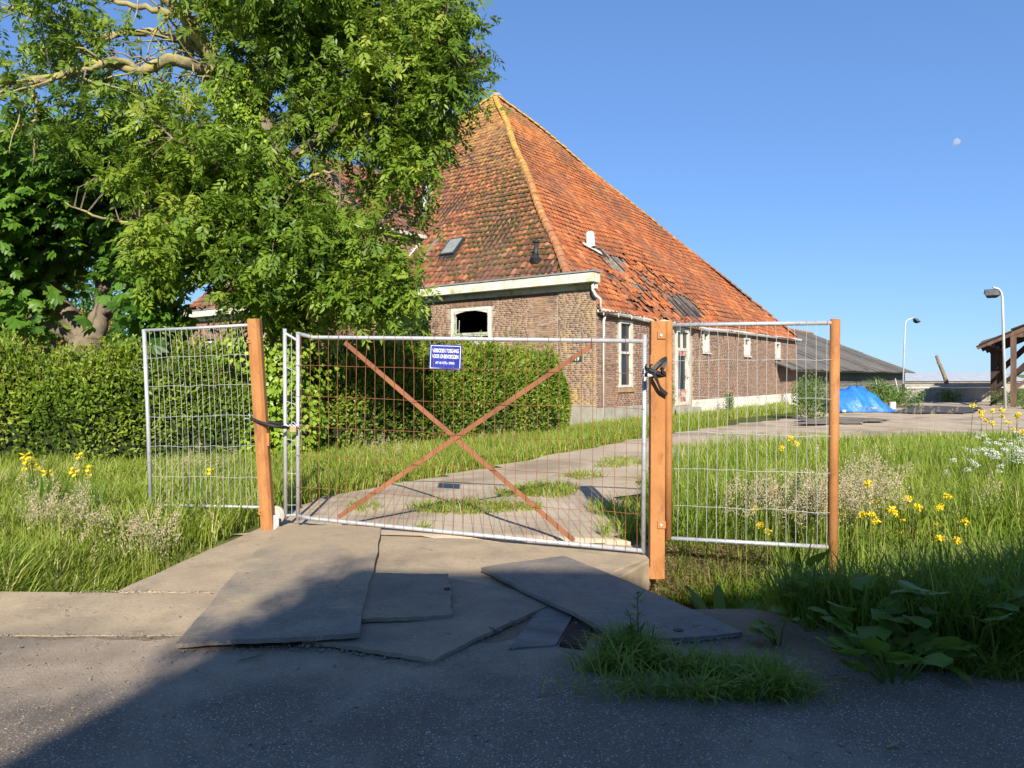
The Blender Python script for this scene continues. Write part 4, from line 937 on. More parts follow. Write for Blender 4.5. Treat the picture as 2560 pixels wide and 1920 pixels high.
# roof sheets: corrugated
b = MB(); nsh = 19
for i in range(nsh):
    x0 = i*LB/nsh; x1 = (i+1)*LB/nsh+.1; k = 36; pr = []
    for row in range(2):
        v0 = -.06+row*.52; v1 = .5+row*.53; vs = []
        for (v_, lift) in ((v0, .03+.03*row), (v1, .03*row)):
            for j in range(k+1):
                x = x0+(x1-x0)*j/k; vs.append((x, -.35+v_*(WB+.35), EZ-.15+v_*(RZ-EZ+.15)+.045*math.cos(j*math.pi)+lift+.03*math.sin(i*1.3)))
        MB().add(vs, [(j, j+1, k+2+j, k+1+j) for j in range(k)], rnd.uniform(.2, .8)).build('roof_sheet', M['corrug'], barn)
MB().add([(0, WB, RZ-.05), (LB, WB, RZ-.05), (LB, 2*WB, EZ), (0, 2*WB, EZ)], [(0, 1, 2, 3)]).build('rear_roof', M['corrug'], barn)
for i in range(30):
    x = LB-12.8+i*.42; MB().tube([(x, WB-.0, RZ+.08), (x+.44, WB, RZ+.08)], .16, 8).build('ridge_tile', M['ridge'], barn)
for i in range(7):
    z0 = .25+i*.225; MB().add([(0, -.02, z0), (LB, -.02, z0), (LB, .02, z0+.22), (0, .02, z0+.22), (0, .03, z0), (LB, .03, z0)], [(0, 1, 2, 3), (0, 4, 5, 1)], rnd.uniform(.1, .9)).build('wall_board', M['woodgrey'], barn)
MB().box((0, -.05, 1.83), (LB, -.022, 1.98)).build('white_rail', M['whiteold'], barn)
MB().box((0, .1, 0), (LB, .2, 2.3)).box((LB-.1, .2, 0), (LB, 2*WB, 2.3)).build('dark_backing', M['wooddark'], barn)
MB().add([(LB-.05, 0, 2.2), (LB-.05, 2*WB, 2.2), (LB-.05, WB, RZ-.15)], [(0, 1, 2)]).build('gable', M['wooddark'], barn)
MB().box((2.0, -.06, .1), (5.0, -.03, 1.0)).build('dark_opening', M['wooddark'], barn)
def wallbox(nm, label, cat, p0, p1, h, th, mat, z0=-.1):
    o = root(nm, label, cat, ((p0[0]+p1[0])/2, (p0[1]+p1[1])/2, 0)); oc = Vector(o.location)
    MB().beam(Vector((p0[0], p0[1], (z0+h)/2))-oc, Vector((p1[0], p1[1], (z0+h)/2))-oc, th, h-z0).build('wall', mat, o); return o
cw = wallbox('silage_wall', 'streaked grey concrete wall with pale pipe across the yard', 'wall', (24.2, 44.5), (31.5, 45.5), 1.12, .25, M['concrete'])
oc = Vector(cw.location); MB().tube([Vector((24.2, 44.32, .86))-oc, Vector((31, 45.2, .9))-oc], .05, 8).build('pipe', M['pvc'], cw)
tk = root('shed', 'long low shed with silver sheet roof beyond the concrete wall', 'shed', (63, 92, 0))
MB().add([(-13.5, 0, .95), (4, 0, .95), (4, 7, 2.0), (-13.5, 7, 2.0)], [(0, 1, 2, 3)]).build('roof', pm('silver_sheet', [(.3, (.42, .43, .44)), (.7, (.56, .57, .58))], .6, rough=.5, metal=.2, stretch=(4, 1, 1)), tk)
MB().box((-13.3, .2, 0), (3.9, 7, .94)).build('wall', M['concrete'], tk); MB().box((-13.4, .12, .55), (3.95, .19, .75)).build('dark_band', M['wooddark'], tk)
# floodlight poles
def pole(label, base, top, arm, r, lamp_c, lamp_w, yaw, tilt):
    o = root('floodlight_pole', label, 'light pole', base); oc = Vector(base)
    pts = [Vector((0, 0, -.3)), top-oc]+[Vector(a)-oc for a in arm]
    MB().tube(pts, [r*1.15, r]+[r*.8]*len(arm), 10).build('pole', pm('pale_steel_paint', [(.3, (.42, .43, .42)), (.7, (.55, .56, .55))], 3, rough=.5), o, smooth=True)
    lm = bpy.data.objects.new('lamp', None)
    w_, h_, d_ = lamp_w/2, lamp_w*.33, lamp_w*.16
    vs = [(-w_, -d_, -h_), (w_, -d_, -h_), (w_, -d_, h_), (-w_, -d_, h_), (-w_*.6, d_*1.6, -h_*.6), (w_*.6, d_*1.6, -h_*.6), (w_*.6, d_*1.6, h_*.6), (-w_*.6, d_*1.6, h_*.6)]
    h = MB().add(vs, [(0, 1, 2, 3), (7, 6, 5, 4), (0, 4, 5, 1), (1, 5, 6, 2), (2, 6, 7, 3), (3, 7, 4, 0)]).build('lamp_housing', M['dark'], o)
    h.location = lamp_c-oc; h.rotation_euler = (tilt, 0, yaw)
    MB().box((-w_*.9, -d_-.012, -h_*.88), (w_*.9, -d_-.003, h_*.88)).build('lamp_glass', pm('lamp_glass', [(.3, (.06, .06, .06)), (.7, (.14, .14, .135))], 4, rough=.2), h)
    MB().tube([(-w_*1.05, 0, 0), (-w_*.9, 0, h_*1.5), (w_*.9, 0, h_*1.5), (w_*1.05, 0, 0)], .02, 6).build('lamp_bracket', M['dark'], h)
    bpy.data.objects.remove(lm)
Y = 35.0; b_ = P(2514, 1024, Y); b_.z = 0
pole('tall pale floodlight pole beside the open timber shed', b_, P(2506, 745, Y), [P(2503, 730, Y), P(2496, 722, Y), P(2482, 718, Y)], .058, P(2480, 735, Y), .62, R(-25), R(-40))
Y = 47.0; b_ = P(2255, 1000, Y); b_.z = 0
pole('slender floodlight pole at the end of the long barn', b_, P(2263, 812, Y), [P(2265, 803, Y), P(2272, 798, Y), P(2284, 795, Y)], .045, P(2291, 802, Y), .5, R(35), R(-45))
M['deadwood'] = pm('dead_wood', [(.3, (.13, .10, .07)), (.7, (.28, .22, .15))], 5, rough=.95, b=.5, bscale=20)
# leafless dead trunk behind the wall
Y = 47.5; dt = root('dead_trunk', 'pale bare dead trunk leaning above the concrete wall', 'tree', P(2370, 1000, Y))
oc = Vector(dt.location); pts = [P(2372, 1004, Y), P(2367, 962, Y), P(2361, 940, Y), P(2352, 918, Y), P(2345, 902, Y), P(2341, 889, Y)]
MB().tube([Vector(p)-oc for p in cr([tuple(p) for p in pts], 4)], list(np.linspace(.15, .09, 21)), 9).build('trunk', M['deadwood'], dt, smooth=True)
for (a, b_) in (((2360, 938), (2355, 934)), ((2349, 914), (2344, 911)), ((2366, 955), (2360, 952)), ((2344, 903), (2340, 903))):
    MB().tube([P(*a, Y)-oc, P(*b_, Y)-oc+Vector((0, -.1, 0))], [.07, .05], 6).build('branch_stub', M['deadwood'], dt)
# open timber shed on the right
SO = Vector((24.0, 37.0, 0)); sv_ = Vector((math.cos(HA), -math.sin(HA), 0))
sh = root('timber_shed', 'open dark timber shed with sagging corrugated roof', 'shed', SO, math.atan2(d1.y, d1.x)-math.pi)
# shed frame: local -x runs away along d1, local y runs to the right towards the ridge
def SL(u, v, z): return Vector((-u, v, z))
KS = .45
def spost(u, v, z1, wd, mat): MB().beam(SL(u, v, -.2), SL(u, v, z1), wd, wd, up=(0, 1, 0)).build('post', mat, sh)
spost(3.6, .45, 3.5, .28, M['wooddark']); spost(7.2, .5, 3.5, .26, M['wooddark']); spost(10.8, .5, 3.5, .26, M['wooddark']); spost(.15, 1.45, 3.85, .25, M['woodbrown'])
spost(3.6, 4.6, 5.3, .26, M['wooddark']); spost(7.2, 4.6, 5.3, .26, M['wooddark'])
for (u, mt) in ((.25, 'woodbrown'), (3.6, 'wooddark'), (7.2, 'wooddark')):
    v0 = 1.45 if u < 1 else .5
    MB().beam(SL(u, v0, 1.7), SL(u, v0+2.4, 4.35), .14, .16).build('brace', M['wooddark'], sh); MB().beam(SL(u+.2, v0, .95), SL(u+.2, v0+3.2, 3.6), .14, .16).build('brace', M[mt], sh)
for (u, mt) in ((.05, 'woodbrown'), (3.6, 'wooddark'), (7.2, 'wooddark'), (10.8, 'wooddark')):
    MB().beam(SL(u, -.1, 3.05), SL(u, 6.5, 3.05+6.6*KS), .12, .2).build('rafter', M[mt], sh)
MB().beam(SL(0, .45, 3.25), SL(12, .5, 3.25), .16, .2).build('wall_plate', M['wooddark'], sh); MB().beam(SL(3.6, .45, 2.1), SL(7.2, .5, 2.1), .12, .14).build('tie_beam', M['wooddark'], sh)
for r in range(5):
    for c_ in range(6):
        vs = []; k = 12
        for (v_, lf) in ((r*1.35, .07), (r*1.35+1.42, .0)):
            for j in range(k+1): vs.append(SL(-.25+2.1*c_+2.15*j/k, v_, 3.25+KS*v_+lf+.04*math.cos(j*math.pi)+rnd.gauss(0, .012)-(.12*math.sin(c_*2+j*.3+1) if r == 0 and lf else 0)))
        n0 = len(vs); vs += [v-Vector((0, 0, .03)) for v in vs]
        MB().add(vs, [(j, j+1, k+2+j, k+1+j) for j in range(k)]+[(n0+j, n0+k+1+j, n0+k+2+j, n0+j+1) for j in range(k)]+[(j, n0+j, n0+j+1, j+1) for j in range(k)]+[(0, k+1, n0+k+1, n0)], rnd.uniform(.2, .8)).build('roof_sheet', M['corrug'], sh)
for i in range(12):
    v = 1.5+i*.4; MB().box(SL(.12, v, 3.55+i*.18+(-.12 if i % 2 else 0)), SL(.08, v+.37, 3.16+KS*(v+.0))).build('gable_board', M['woodbrown'], sh)
# blue tarpaulin heap
tp_ = root('tarpaulin_heap', 'crumpled blue tarpaulin over a heap in the yard', 'tarpaulin', (15.4, 32.2, .02))
nx, ny = 44, 34; V = []
for j in range(ny+1):
    for i in range(nx+1):
        u = i/nx*2-1; v_ = j/ny*2-1
        x = u*1.35+.12*math.sin(v_*4); y = v_*1.05
        hgt_ = 1.02*max(0, 1-abs(u*.88)**3.2)*max(0, 1-abs(v_)**2.2)*(1.0 if u < .2 else 1-.55*(u-.2)/.8)
        hgt_ += .04*abs(math.sin(u*17+v_*11))*(.2+hgt_)+.05*math.sin(u*11+v_*3)*math.sin(v_*7+u*2)*(.3+hgt_)+.03*math.sin(u*23+v_*9)+.045*abs(math.sin(v_*9+u*4))*hgt_
        V.append((x+.05*math.sin(v_*9), y+.06*math.sin(u*8), max(.02+.02*math.sin(u*19+v_*13)**2, hgt_)))
ii, jj = np.meshgrid(np.arange(nx), np.arange(ny)); b0 = (jj*(nx+1)+ii).ravel()
np_mesh('sheet', np.array(V), np.stack([b0, b0+1, b0+2+nx, b0+1+nx], 1), np.full(len(V), .5), M['tarp'], tp_, smooth=True)
for (px, py, Y, sx_, sy_, sz_, mat, lb, nm, ct) in ((2080, 1008, 31.2, .45, .3, .5, 'dark', 'dark plastic tub beside the blue tarpaulin', 'tub', 'tub'), (2172, 1018, 31.0, .35, .25, .07, 'plinth', 'flat stone weighing down the front of the tarpaulin', 'stone', 'stone'), (2110, 1027, 31.0, .22, .16, .12, 'galv', 'small grey block on the ground before the tarpaulin', 'block', 'block'), (2232, 1018, 34, .3, .25, .35, 'white', 'crumpled white bag lying by the leaning poles', 'bag', 'bag')):
    c_ = P(px, py, Y); b = MB(); pts = [(c_.x+sx_*.5*math.cos(t)*(1+.15*math.sin(3*t)), c_.y+sy_*.5*math.sin(t)*(1+.1*math.sin(5*t))) for t in np.linspace(0, 6.28, 9)[:-1]]
    z0 = c_.z-sz_*.5 if nm == 'stone' else .03
    if nm == 'stone': pts = [(p[0], p[1]-.45) for p in pts]; z0 = .2
    tag(b.prism(pts, z0, z0+sz_).build(nm, M[mat], bevel=.03), lb, ct)
for (p, q, lb) in ((P(2195, 995, 39), P(2190, 948, 40.5), 'pale pole leaning on the barn boards behind the tarpaulin'), (P(2255, 1018, 37), P(2238, 947, 40), 'long pale pole leaning beside the white bag')):
    p.z = .02; o = MB().tube([p, q], .035, 6).build('leaning_pole', M['whiteold']); tag(o, lb, 'pole')
o = MB().box((30.0, 39.5, .02), (31.6, 40.5, .35)).build('timber_pile', M['woodbrown']); tag(o, 'low pile of timber inside the open shed', 'timber')
o = MB().prism([(30.4, 39.6), (31.3, 39.6), (31.3, 40.3), (30.4, 40.3)], .36, .75).build('orange_crate', pm('orange_plastic', [(.3, (.45, .12, .03)), (.7, (.55, .16, .04))], 4), bevel=.04); tag(o, 'orange crate on the timber pile in the open shed', 'crate')
# neighbour house glimpsed far left
nh = root('neighbour_house', 'distant house with red roof and white fascia behind the hedge', 'house', (-31, 46, 0), R(12))
MB().box((-4, 0, 0), (4, 6, 3.0)).build('wall', M['whiteold'], nh); MB().box((-4.3, -.3, 2.95), (4.3, -.1, 3.2)).box((-4.3, -.15, 2.55), (4.3, -.02, 2.72)).build('fascia', M['white'], nh)
MB().add([(-4.4, -.4, 3.2), (4.4, -.4, 3.2), (4.4, 3, 6.2), (-4.4, 3, 6.2), (4.4, 6.4, 3.2), (-4.4, 6.4, 3.2)], [(0, 1, 2, 3), (3, 2, 4, 5)]).build('roof', M['tile_r'], nh)
for x in (-3, -.6, 1.8): MB().box((x, -.05, 1), (x+1.2, -.01, 2.3)).build('window', M['glass'], nh)
# unseen barn added to throw the foreground shade; pale faces bounce light back
bx = root('shade_barn', 'unseen barn added behind the viewer for foreground shade, pale to bounce light', 'barn', (6.3, -9.5, 0))
MB().box((-9.0, -3.0, 0), (13, 3.0, 2.9)).build('wall', M['whitewash'], bx)
MB().add([(-9.2, -3.4, 2.75), (13.4, -3.4, 2.75), (13.4, 3.4, 2.75), (-9.2, 3.4, 2.75), (-6.34, 0, 8.35), (11.5, 0, 8.35)], [(0, 1, 5, 4), (3, 4, 5, 2), (0, 4, 3), (1, 2, 5), (0, 3, 2, 1)]).build('roof', pm('pale_bounce_roof', [(.3, (.42, .41, .39)), (.7, (.55, .54, .51))], 1.2, rough=.6), bx)
MB().box((-2, 3.0, 0), (1, 3.06, 2.4)).build('door', M['wooddark'], bx)
# daytime moon
mo = bpy.data.meshes.new('moon'); import bmesh
bm = bmesh.new(); bmesh.ops.create_uvsphere(bm, u_segments=32, v_segments=20, radius=16.5); bm.to_mesh(mo); bm.free()
m, nt, n, l, bs = newmat('moon_surface')
l.new(ramp(nt, noise(nt, .07, 5), [(.35, (.35, .36, .38)), (.6, (.6, .61, .62))]), bs.inputs['Base Color']); bs.inputs['Roughness'].default_value = 1; bs.inputs['Specular IOR Level'].default_value = 0
tr = n.new('ShaderNodeBsdfTransparent'); mx = n.new('ShaderNodeMixShader'); mx.inputs[0].default_value = .26
l.new(tr.outputs[0], mx.inputs[1]); l.new(bs.outputs[0], mx.inputs[2]); l.new(mx.outputs[0], n['Material Output'].inputs[0])
mo.polygons.foreach_set('use_smooth', [True]*len(mo.polygons))
o = link('moon', mo, m); o.location = P(2391, 356, 3000); tag(o, 'pale daytime moon in the clear blue sky', 'moon')
# ------------------------------------------------------------------ trees
rs = np.random.RandomState(77)
def limb(pts, r0, r1, parent, mat, oc, name='limb', n=9, k=5, wig=.0):
    c_ = cr([tuple(p) for p in pts], k); c_ = c_+rs.normal(0, wig, c_.shape) if wig else c_
    return MB().tube([Vector(p)-oc for p in c_], list(np.linspace(r0, r1, len(c_))), n).build(name, mat, parent, smooth=True)
def ball(n):
    v = norm(rs.normal(0, 1, (n, 3))); return v*(rs.uniform(0, 1, n)**(1/2.4))[:, None]
def pinnate(lv, base, axis, L, tint, nl=9, leafl=.14, leafw=.05):
    """compound ash leaves: pairs of leaflets along a drooping rachis"""
    n = len(base); axis = norm(axis); upv = norm(rs.normal(0, .45, (n, 3))+np.array([0, -.35, .9])); side = norm(np.cross(axis, upv)); nn = np.cross(side, axis)
    for k in range(nl):
        t = .25+.75*(k//2+1)/((nl+1)//2); sg = 0 if k == nl-1 else (1 if k % 2 else -1)
        p = base+axis*(L*t)[:, None]+np.array([0, 0, -1.])*(L*.22*t*t)[:, None]
        d = axis*(.55 if sg else 1.0)+side*sg*.85+np.array([0, 0, -.25])+rs.normal(0, .12, (n, 3))
        lv.add(p, d, nn+rs.normal(0, .3, (n, 3)), leafl*rs.uniform(.75, 1.2, n), leafw*rs.uniform(.8, 1.2, n), np.clip(tint+rs.normal(0, .06, n), 0, 1), .45, .12)
def palmate(lv, base, axis, L, tint, nl=6):
    n = len(base); axis = norm(axis); nn = norm(rs.normal(0, .4, (n, 3))+np.array([0, -.6, .8])); side = norm(np.cross(axis, nn)); axis = np.cross(nn, side)
    for k in range(nl):
        a = (k-(nl-1)/2)*.62; ln = L*(1-.10*abs(k-(nl-1)/2))
        d = axis*math.cos(a)+side*math.sin(a)-nn*.25+np.array([0, 0, -.35])+rs.normal(0, .06, (n, 3))
        lv.add(base, d, nn, ln*rs.uniform(.9, 1.1, n), ln*.40, np.clip(tint+rs.normal(0, .08, n), 0, 1), .66, .10)
def clusters(ells, per, spread, thin=-.10, clear=None):
    out = []; cen = []
    for (px, py, Y, rx, ry, rd, n) in ells:
        c_ = np.array(P(px, py, Y)); b = ball(n)*np.array([rx*Y/F, rd, ry*Y/F]); cc = c_+b; cen.append(cc)
        cc = cc[wob(cc, 1.15, 11) > thin]
        if clear: cc = cc[~np.array([clear(1280+F*q[0]/q[1], HY-F*(q[2]-EYE)/q[1]) for q in cc], bool)]
        cen[-1] = cc; n = len(cc)
        out.append(np.repeat(cc, per, 0)+rs.normal(0, spread, (n*per, 3)))
    return np.concatenate(out), np.concatenate(cen)
AY = 13.7; ab = Vector((-4.25, 13.7, 0))
ash = root('ash_tree', 'big ash tree with yellow lichened limbs towering over the hedge', 'tree', ab)
limb([ab-Vector((0, 0, .3)), ab+Vector((-.05, 0, 3)), P(680, 400, AY), P(600, 250, AY), P(548, 165, AY)], .42, .22, ash, M['bark'], ab, 'trunk', 12)
LIMBS = [([(560, 190, AY), (521, 127, 13.5), (470, 50, 13.2), (417, 0, 13), (370, -70, 12.8)], .15, .08, 'barklichen'),
 ([(560, 190, AY), (500, 170, 13.4), (430, 150, 13.1), (355, 178, 12.9), (250, 158, 12.8), (130, 190, 12.6), (0, 212, 12.4), (-120, 230, 12.2)], .13, .03, 'barklichen'),
 ([(355, 178, 12.9), (300, 150, 12.7), (230, 170, 12.5), (120, 200, 12.3), (0, 205, 12.1)], .06, .02, 'barklichen'),
 ([(540, 160, AY), (450, 100, 13.9), (330, 80, 14), (230, 88, 14), (110, 30, 14), (-40, 20, 14)], .09, .03, 'barklichen'),
 ([(470, 50, 13.2), (380, 20, 13), (300, 5, 13), (180, -30, 12.9)], .07, .03, 'barklichen'),
 ([(640, 320, AY), (690, 130, 13.4), (665, 60, 13.3), (625, -30, 13.2)], .12, .07, 'barklichen'),
 ([(680, 400, AY), (790, 160, 13.5), (820, 80, 13.4), (855, -50, 13.3)], .13, .08, 'barklichen'),
 ([(690, 420, AY), (860, 300, 13), (1000, 160, 12.8), (1100, 60, 12.6), (1150, -60, 12.6)], .10, .03, 'bark'),
 ([(860, 300, 13), (1010, 260, 12.6), (1130, 190, 12.5), (1215, 130, 12.4)], .05, .012, 'bark'),
 ([(690, 480, AY), (640, 570, 12.9), (690, 500, 12.6), (745, 460, 12.5), (800, 432, 12.4), (850, 425, 12.3)], .06, .015, 'barklichen'),
 ([(690, 640, AY), (900, 590, 13), (1000, 520, 12.8), (1080, 480, 12.7)], .06, .015, 'bark'),
 ([(680, 560, AY), (560, 545, 13), (400, 560, 12.8), (255, 545, 12.6), (165, 505, 12.5)], .05, .012, 'barklichen'),
 ([(520, 415, 12.5), (470, 370, 12.4), (430, 345, 12.3)], .05, .03, 'barklichen'),
 ([(700, 700, AY), (900, 700, 12.6), (940, 745, 12.4), (960, 760, 12.3)], .035, .012, 'barklichen'),
 ([(85, 200, 12.5), (92, 280, 12.4), (84, 410, 12.4)], .035, .015, 'barklichen'),
 ([(1140, 190, 12.5), (1210, 130, 12.4), (1215, 165, 12.4), (1205, 200, 12.4)], .012, .006, 'bark'),
 ([(660, 700, AY), (540, 640, 12.9), (420, 650, 12.7), (300, 630, 12.6)], .035, .01, 'barklichen')]
segs = []
for pts, r0, r1, mt in LIMBS:
    pp = [P(*p) for p in pts]; limb(pp, r0, r1, ash, M[mt], ab, wig=.02); segs.append(cr([tuple(p) for p in pp], 6))
segs = np.concatenate(segs)
sp_ = np.stack([1280+F*segs[:, 0]/segs[:, 1], HY-F*(segs[:, 2]-EYE)/segs[:, 1]], 1); ul = segs[(sp_[:, 0] < 560) & (sp_[:, 1] < 330) & (sp_[:, 0] > -60)]
for k in range(60):
    a = Vector(ul[rs.randint(len(ul))]); L_ = rs.uniform(.6, 1.9); d = Vector((rs.normal(-.5, .6), rs.normal(0, .4), rs.normal(-.15, .55))).normalized()
    m_ = a+d*L_*.5+Vector(rs.normal(0, .1, 3)); e_ = a+d*L_+Vector((0, 0, rs.uniform(-.35, .3))); limb([a, m_, e_], .028, .006, ash, M['barklichen'], ab, 'branch', 5, 4, .015)
ELL = [(720, 330, 13.6, 300, 300, 2.4, 520), (990, 300, 13.0, 130, 240, 1.6, 170), (1100, 90, 12.8, 110, 100, 1.2, 75), (1120, 210, 12.6, 70, 80, .8, 30), (690, 640, 13.2, 270, 150, 1.8, 290),
       (940, 560, 12.8, 120, 150, 1.3, 130), (820, 30, 13.5, 320, 120, 2.2, 260), (440, 60, 13.6, 300, 110, 2, 110), (150, 90, 13.2, 210, 110, 1.8, 70), (430, 380, 13.3, 140, 170, 1.6, 130),
       (930, 720, 12.4, 90, 50, .6, 34), (190, 300, 13, 150, 100, 1.2, 45), (1010, 480, 12.8, 70, 90, .8, 40), (480, 620, 12.9, 130, 90, 1.2, 80), (900, 430, 12.8, 110, 90, .8, 75), (1000, 600, 12.6, 60, 80, .6, 45), (830, 500, 12.7, 110, 80, .8, 50), (990, 690, 12.4, 60, 40, .4, 24)]
B, cen = clusters(ELL, 12, .22, clear=lambda x, y: x < 590 and y > 690)
lv = Leaves(); t = np.clip(.45+.22*wob(B, .8)+.2*wob(B, 3.0, 8)+rs.normal(0, .13, len(B)), 0, 1)
ax_ = rs.normal(0, .7, B.shape)+np.array([0, -.25, -.35])
pinnate(lv, B, ax_, rs.uniform(.24, .36, len(B)), t)
# hanging key clusters
kc = cen[rs.choice(len(cen), 600)]; kb = np.repeat(kc, 16, 0)+rs.normal(0, .07, (9600, 3))
lv.add(kb, rs.normal(0, .25, kb.shape)+np.array([0, 0, -1.]), rs.normal(0, 1, kb.shape), .05, .014, rs.uniform(.75, 1, len(kb)))
o = lv.build('crown', M['ash'], ash); o.data.transform(Matrix.Translation(-ab)); o['kind'] = 'stuff'
# twigs from the limbs to the leaf clusters
b = MB()
for c_ in cen[rs.choice(len(cen), 900, replace=False)]:
    j = np.argmin(((segs-c_)**2).sum(1)); s_ = Vector(segs[j]); e_ = Vector(c_)
    if (e_-s_).length > 2.6: s_ = e_+(s_-e_).normalized()*1.4
    m_ = s_.lerp(e_, .5)+Vector(rs.normal(0, .12, 3)); b.tube([s_-ab, m_-ab, e_-ab, e_-ab+Vector((rs.normal(0, .08), rs.normal(0, .08), -.18))], [.014, .009, .005, .003], 4, cap=False)
o = b.build('twigs', M['bark'], ash); o['kind'] = 'stuff'
# ivy up the trunk
ivy = root('trunk_ivy', 'bright green ivy climbing the ash trunk behind the fence post', 'ivy', ab)
lv = Leaves(); n_ = 13500; z = rs.uniform(.0, 7.4, n_)**1.0; th = rs.uniform(0, 6.28, n_)
cx = np.interp(z, [0, 2, 3, 5, 6.3, 7.6], [-4.35, -4.3, -4.3, -4.5, -5.0, -5.4]); rr = np.interp(z, [0, 1.2, 2.2, 3.3, 4.5, 7.5], [.6, .7, .95, .9, .55, .42])*(1+.25*np.sin(th*3+z*4)+.15*np.sin(th*5-z*3))*rs.uniform(.75, 1.12, n_)
rad = np.stack([np.cos(th), np.sin(th), 0*th], 1); Pp = np.stack([cx, np.full(n_, 13.65), z], 1)+rad*rr[:, None]
lv.add(Pp-np.array(ab), rs.normal(0, .35, (n_, 3))+np.array([0, 0, -.8])+rad*.35, rad+rs.normal(0, .35, (n_, 3))+np.array([0, 0, .35]), rs.uniform(.07, .13, n_), rs.uniform(.07, .11, n_), np.clip(rs.normal(.5, .2, n_), 0, 1), .38, .08)
o = lv.build('ivy_leaves', M['ivy'], ivy); o['kind'] = 'stuff'
MB().tube([Vector((-.1, 0, 0)), Vector((-.1, -.3, 1.5)), Vector((-.2, -.4, 3.4)), Vector((-.5, -.3, 6))], [.05, .05, .04, .02], 6).build('ivy_stem', M['bark'], ivy)
# ivy on the house wall, its shade put into the leaf colour
hi = root('wall_ivy', 'ivy darkened for shade smothering the farmhouse wall beside the broken window', 'ivy', HC+d2*8.5, math.atan2(d1.y, d1.x))
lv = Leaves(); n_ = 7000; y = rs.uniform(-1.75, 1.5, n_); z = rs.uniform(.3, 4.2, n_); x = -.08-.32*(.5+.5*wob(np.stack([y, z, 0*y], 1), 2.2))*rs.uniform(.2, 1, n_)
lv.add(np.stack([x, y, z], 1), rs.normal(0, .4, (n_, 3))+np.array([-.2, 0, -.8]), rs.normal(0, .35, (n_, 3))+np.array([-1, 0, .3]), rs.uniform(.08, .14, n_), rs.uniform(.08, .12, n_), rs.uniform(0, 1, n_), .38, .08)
o = lv.build('ivy_leaves', M['ivyshade'], hi); o['kind'] = 'stuff'
# horse chestnut
CY = 16.0; cb = P(215, 1000, CY); cb.z = 0
ct = root('chestnut_tree', 'dark horse chestnut with forked trunk rising behind the hedge', 'tree', cb)
for pts, r0, r1 in (([(215, 1000, CY), (212, 900, CY), (220, 845, CY)], .42, .36), ([(214, 850, CY), (170, 790, CY), (130, 720, CY), (105, 620, CY), (130, 480, CY)], .24, .10), ([(228, 850, CY), (255, 780, 16.2), (270, 690, 16.4), (330, 560, 16.5)], .26, .10),
                    ([(205, 860, CY), (150, 830, 15.7), (90, 800, 15.5), (0, 700, 15.2)], .14, .06), ([(105, 620, CY), (60, 560, 15.6), (20, 450, 15.5)], .1, .04), ([(250, 790, 16.2), (340, 740, 15), (400, 770, 13.9)], .09, .02)):
    limb([P(*p) for p in pts], r0, r1, ct, M['bark'], cb, 'trunk' if r0 > .4 else 'limb', 10, wig=.02)
CE = [(110, 470, 15.6, 190, 140, 2.0, 130), (30, 620, 15.4, 110, 150, 1.6, 80), (290, 520, 16.0, 170, 150, 2.0, 130), (390, 650, 15.4, 90, 80, 1.2, 40), (395, 790, 13.3, 65, 38, .4, 26), (20, 790, 15, 60, 60, .8, 14), (110, 660, 16.4, 130, 70, 1, 36), (240, 400, 16, 150, 100, 1.5, 50), (90, 760, 15.2, 60, 25, .5, 8)]
B, cc = clusters(CE, 12, .30, -.6, lambda x, y: (x > 415 and y > 720) or (90 < x < 300 and y > 690)); lv = Leaves()
palmate(lv, B, rs.normal(0, .6, B.shape)+np.array([0, -.5, -.3]), rs.uniform(.20, .30, len(B)), np.clip(.38+.2*wob(B, .9)+rs.normal(0, .16, len(B)), 0, 1))
o = lv.build('crown', M['chest'], ct); o.data.transform(Matrix.Translation(-cb)); o['kind'] = 'stuff'
# darker trees closing the view behind the chestnut
for (px, Y, h, w_, lb) in ((120, 26, 8.2, 3.4, 'dark leafy tree in shade behind the horse chestnut'), (250, 40, 7.0, 3.0, 'lower dark tree far behind the forked chestnut trunk'), (-60, 22, 7.5, 2.6, 'dark tree at the hedge end behind the chestnut limbs')):
    tb = P(px, HY, Y); tb.z = 0; tr_ = root('garden_tree', lb, 'tree', tb)
    MB().tube([(0, 0, -.2), (.1, 0, h*.4), (.2, 0, h*.8)], [.25, .18, .06], 8).build('trunk', M['bark'], tr_)
    n_ = 5200; p = ball(n_)*np.array([w_, w_*.8, h*.42])+np.array([0, 0, h*.58]); p = p*(1+.12*wob(p, 1.3)[:, None]); lv = Leaves()
    lv.add(p, rs.normal(0, .6, p.shape)+np.array([0, -.2, -.5]), rs.normal(0, .5, p.shape)+np.array([0, -.4, .6]), rs.uniform(.12, .24, n_), rs.uniform(.08, .14, n_), rs.uniform(0, .7, n_))
    o = lv.build('crown', M['chest'], tr_); o['kind'] = 'stuff'
# tree across the road whose thin crown dapples the plates
tb = Vector((-3.4, -21, 0)); tr_ = root('unseen_tree', 'thin crowned tree across the road behind the viewer', 'tree', tb)
limb([tb, tb+Vector((.1, 0, 5)), tb+Vector((.2, 0, 10)), tb+Vector((.4, 0, 14.2))], .22, .05, tr_, M['bark'], tb, 'trunk')
for k in range(16):
    z = rs.uniform(7, 13.5); a = rs.uniform(-.4, .4)+(0 if k % 2 else math.pi); limb([tb+Vector((.2, 0, z)), tb+Vector((math.cos(a)*1.2, math.sin(a), z+.5)), tb+Vector((math.cos(a)*2.8, math.sin(a)*1.5, z+.9))], .06, .02, tr_, M['bark'], tb)
lv = Leaves(); c_ = ball(95)*np.array([3.3, 1.6, 3.0])+np.array([-.2, 0, 11.3]); p = np.repeat(c_, 26, 0)+rs.normal(0, .24, (95*26, 3)); n_ = len(p)
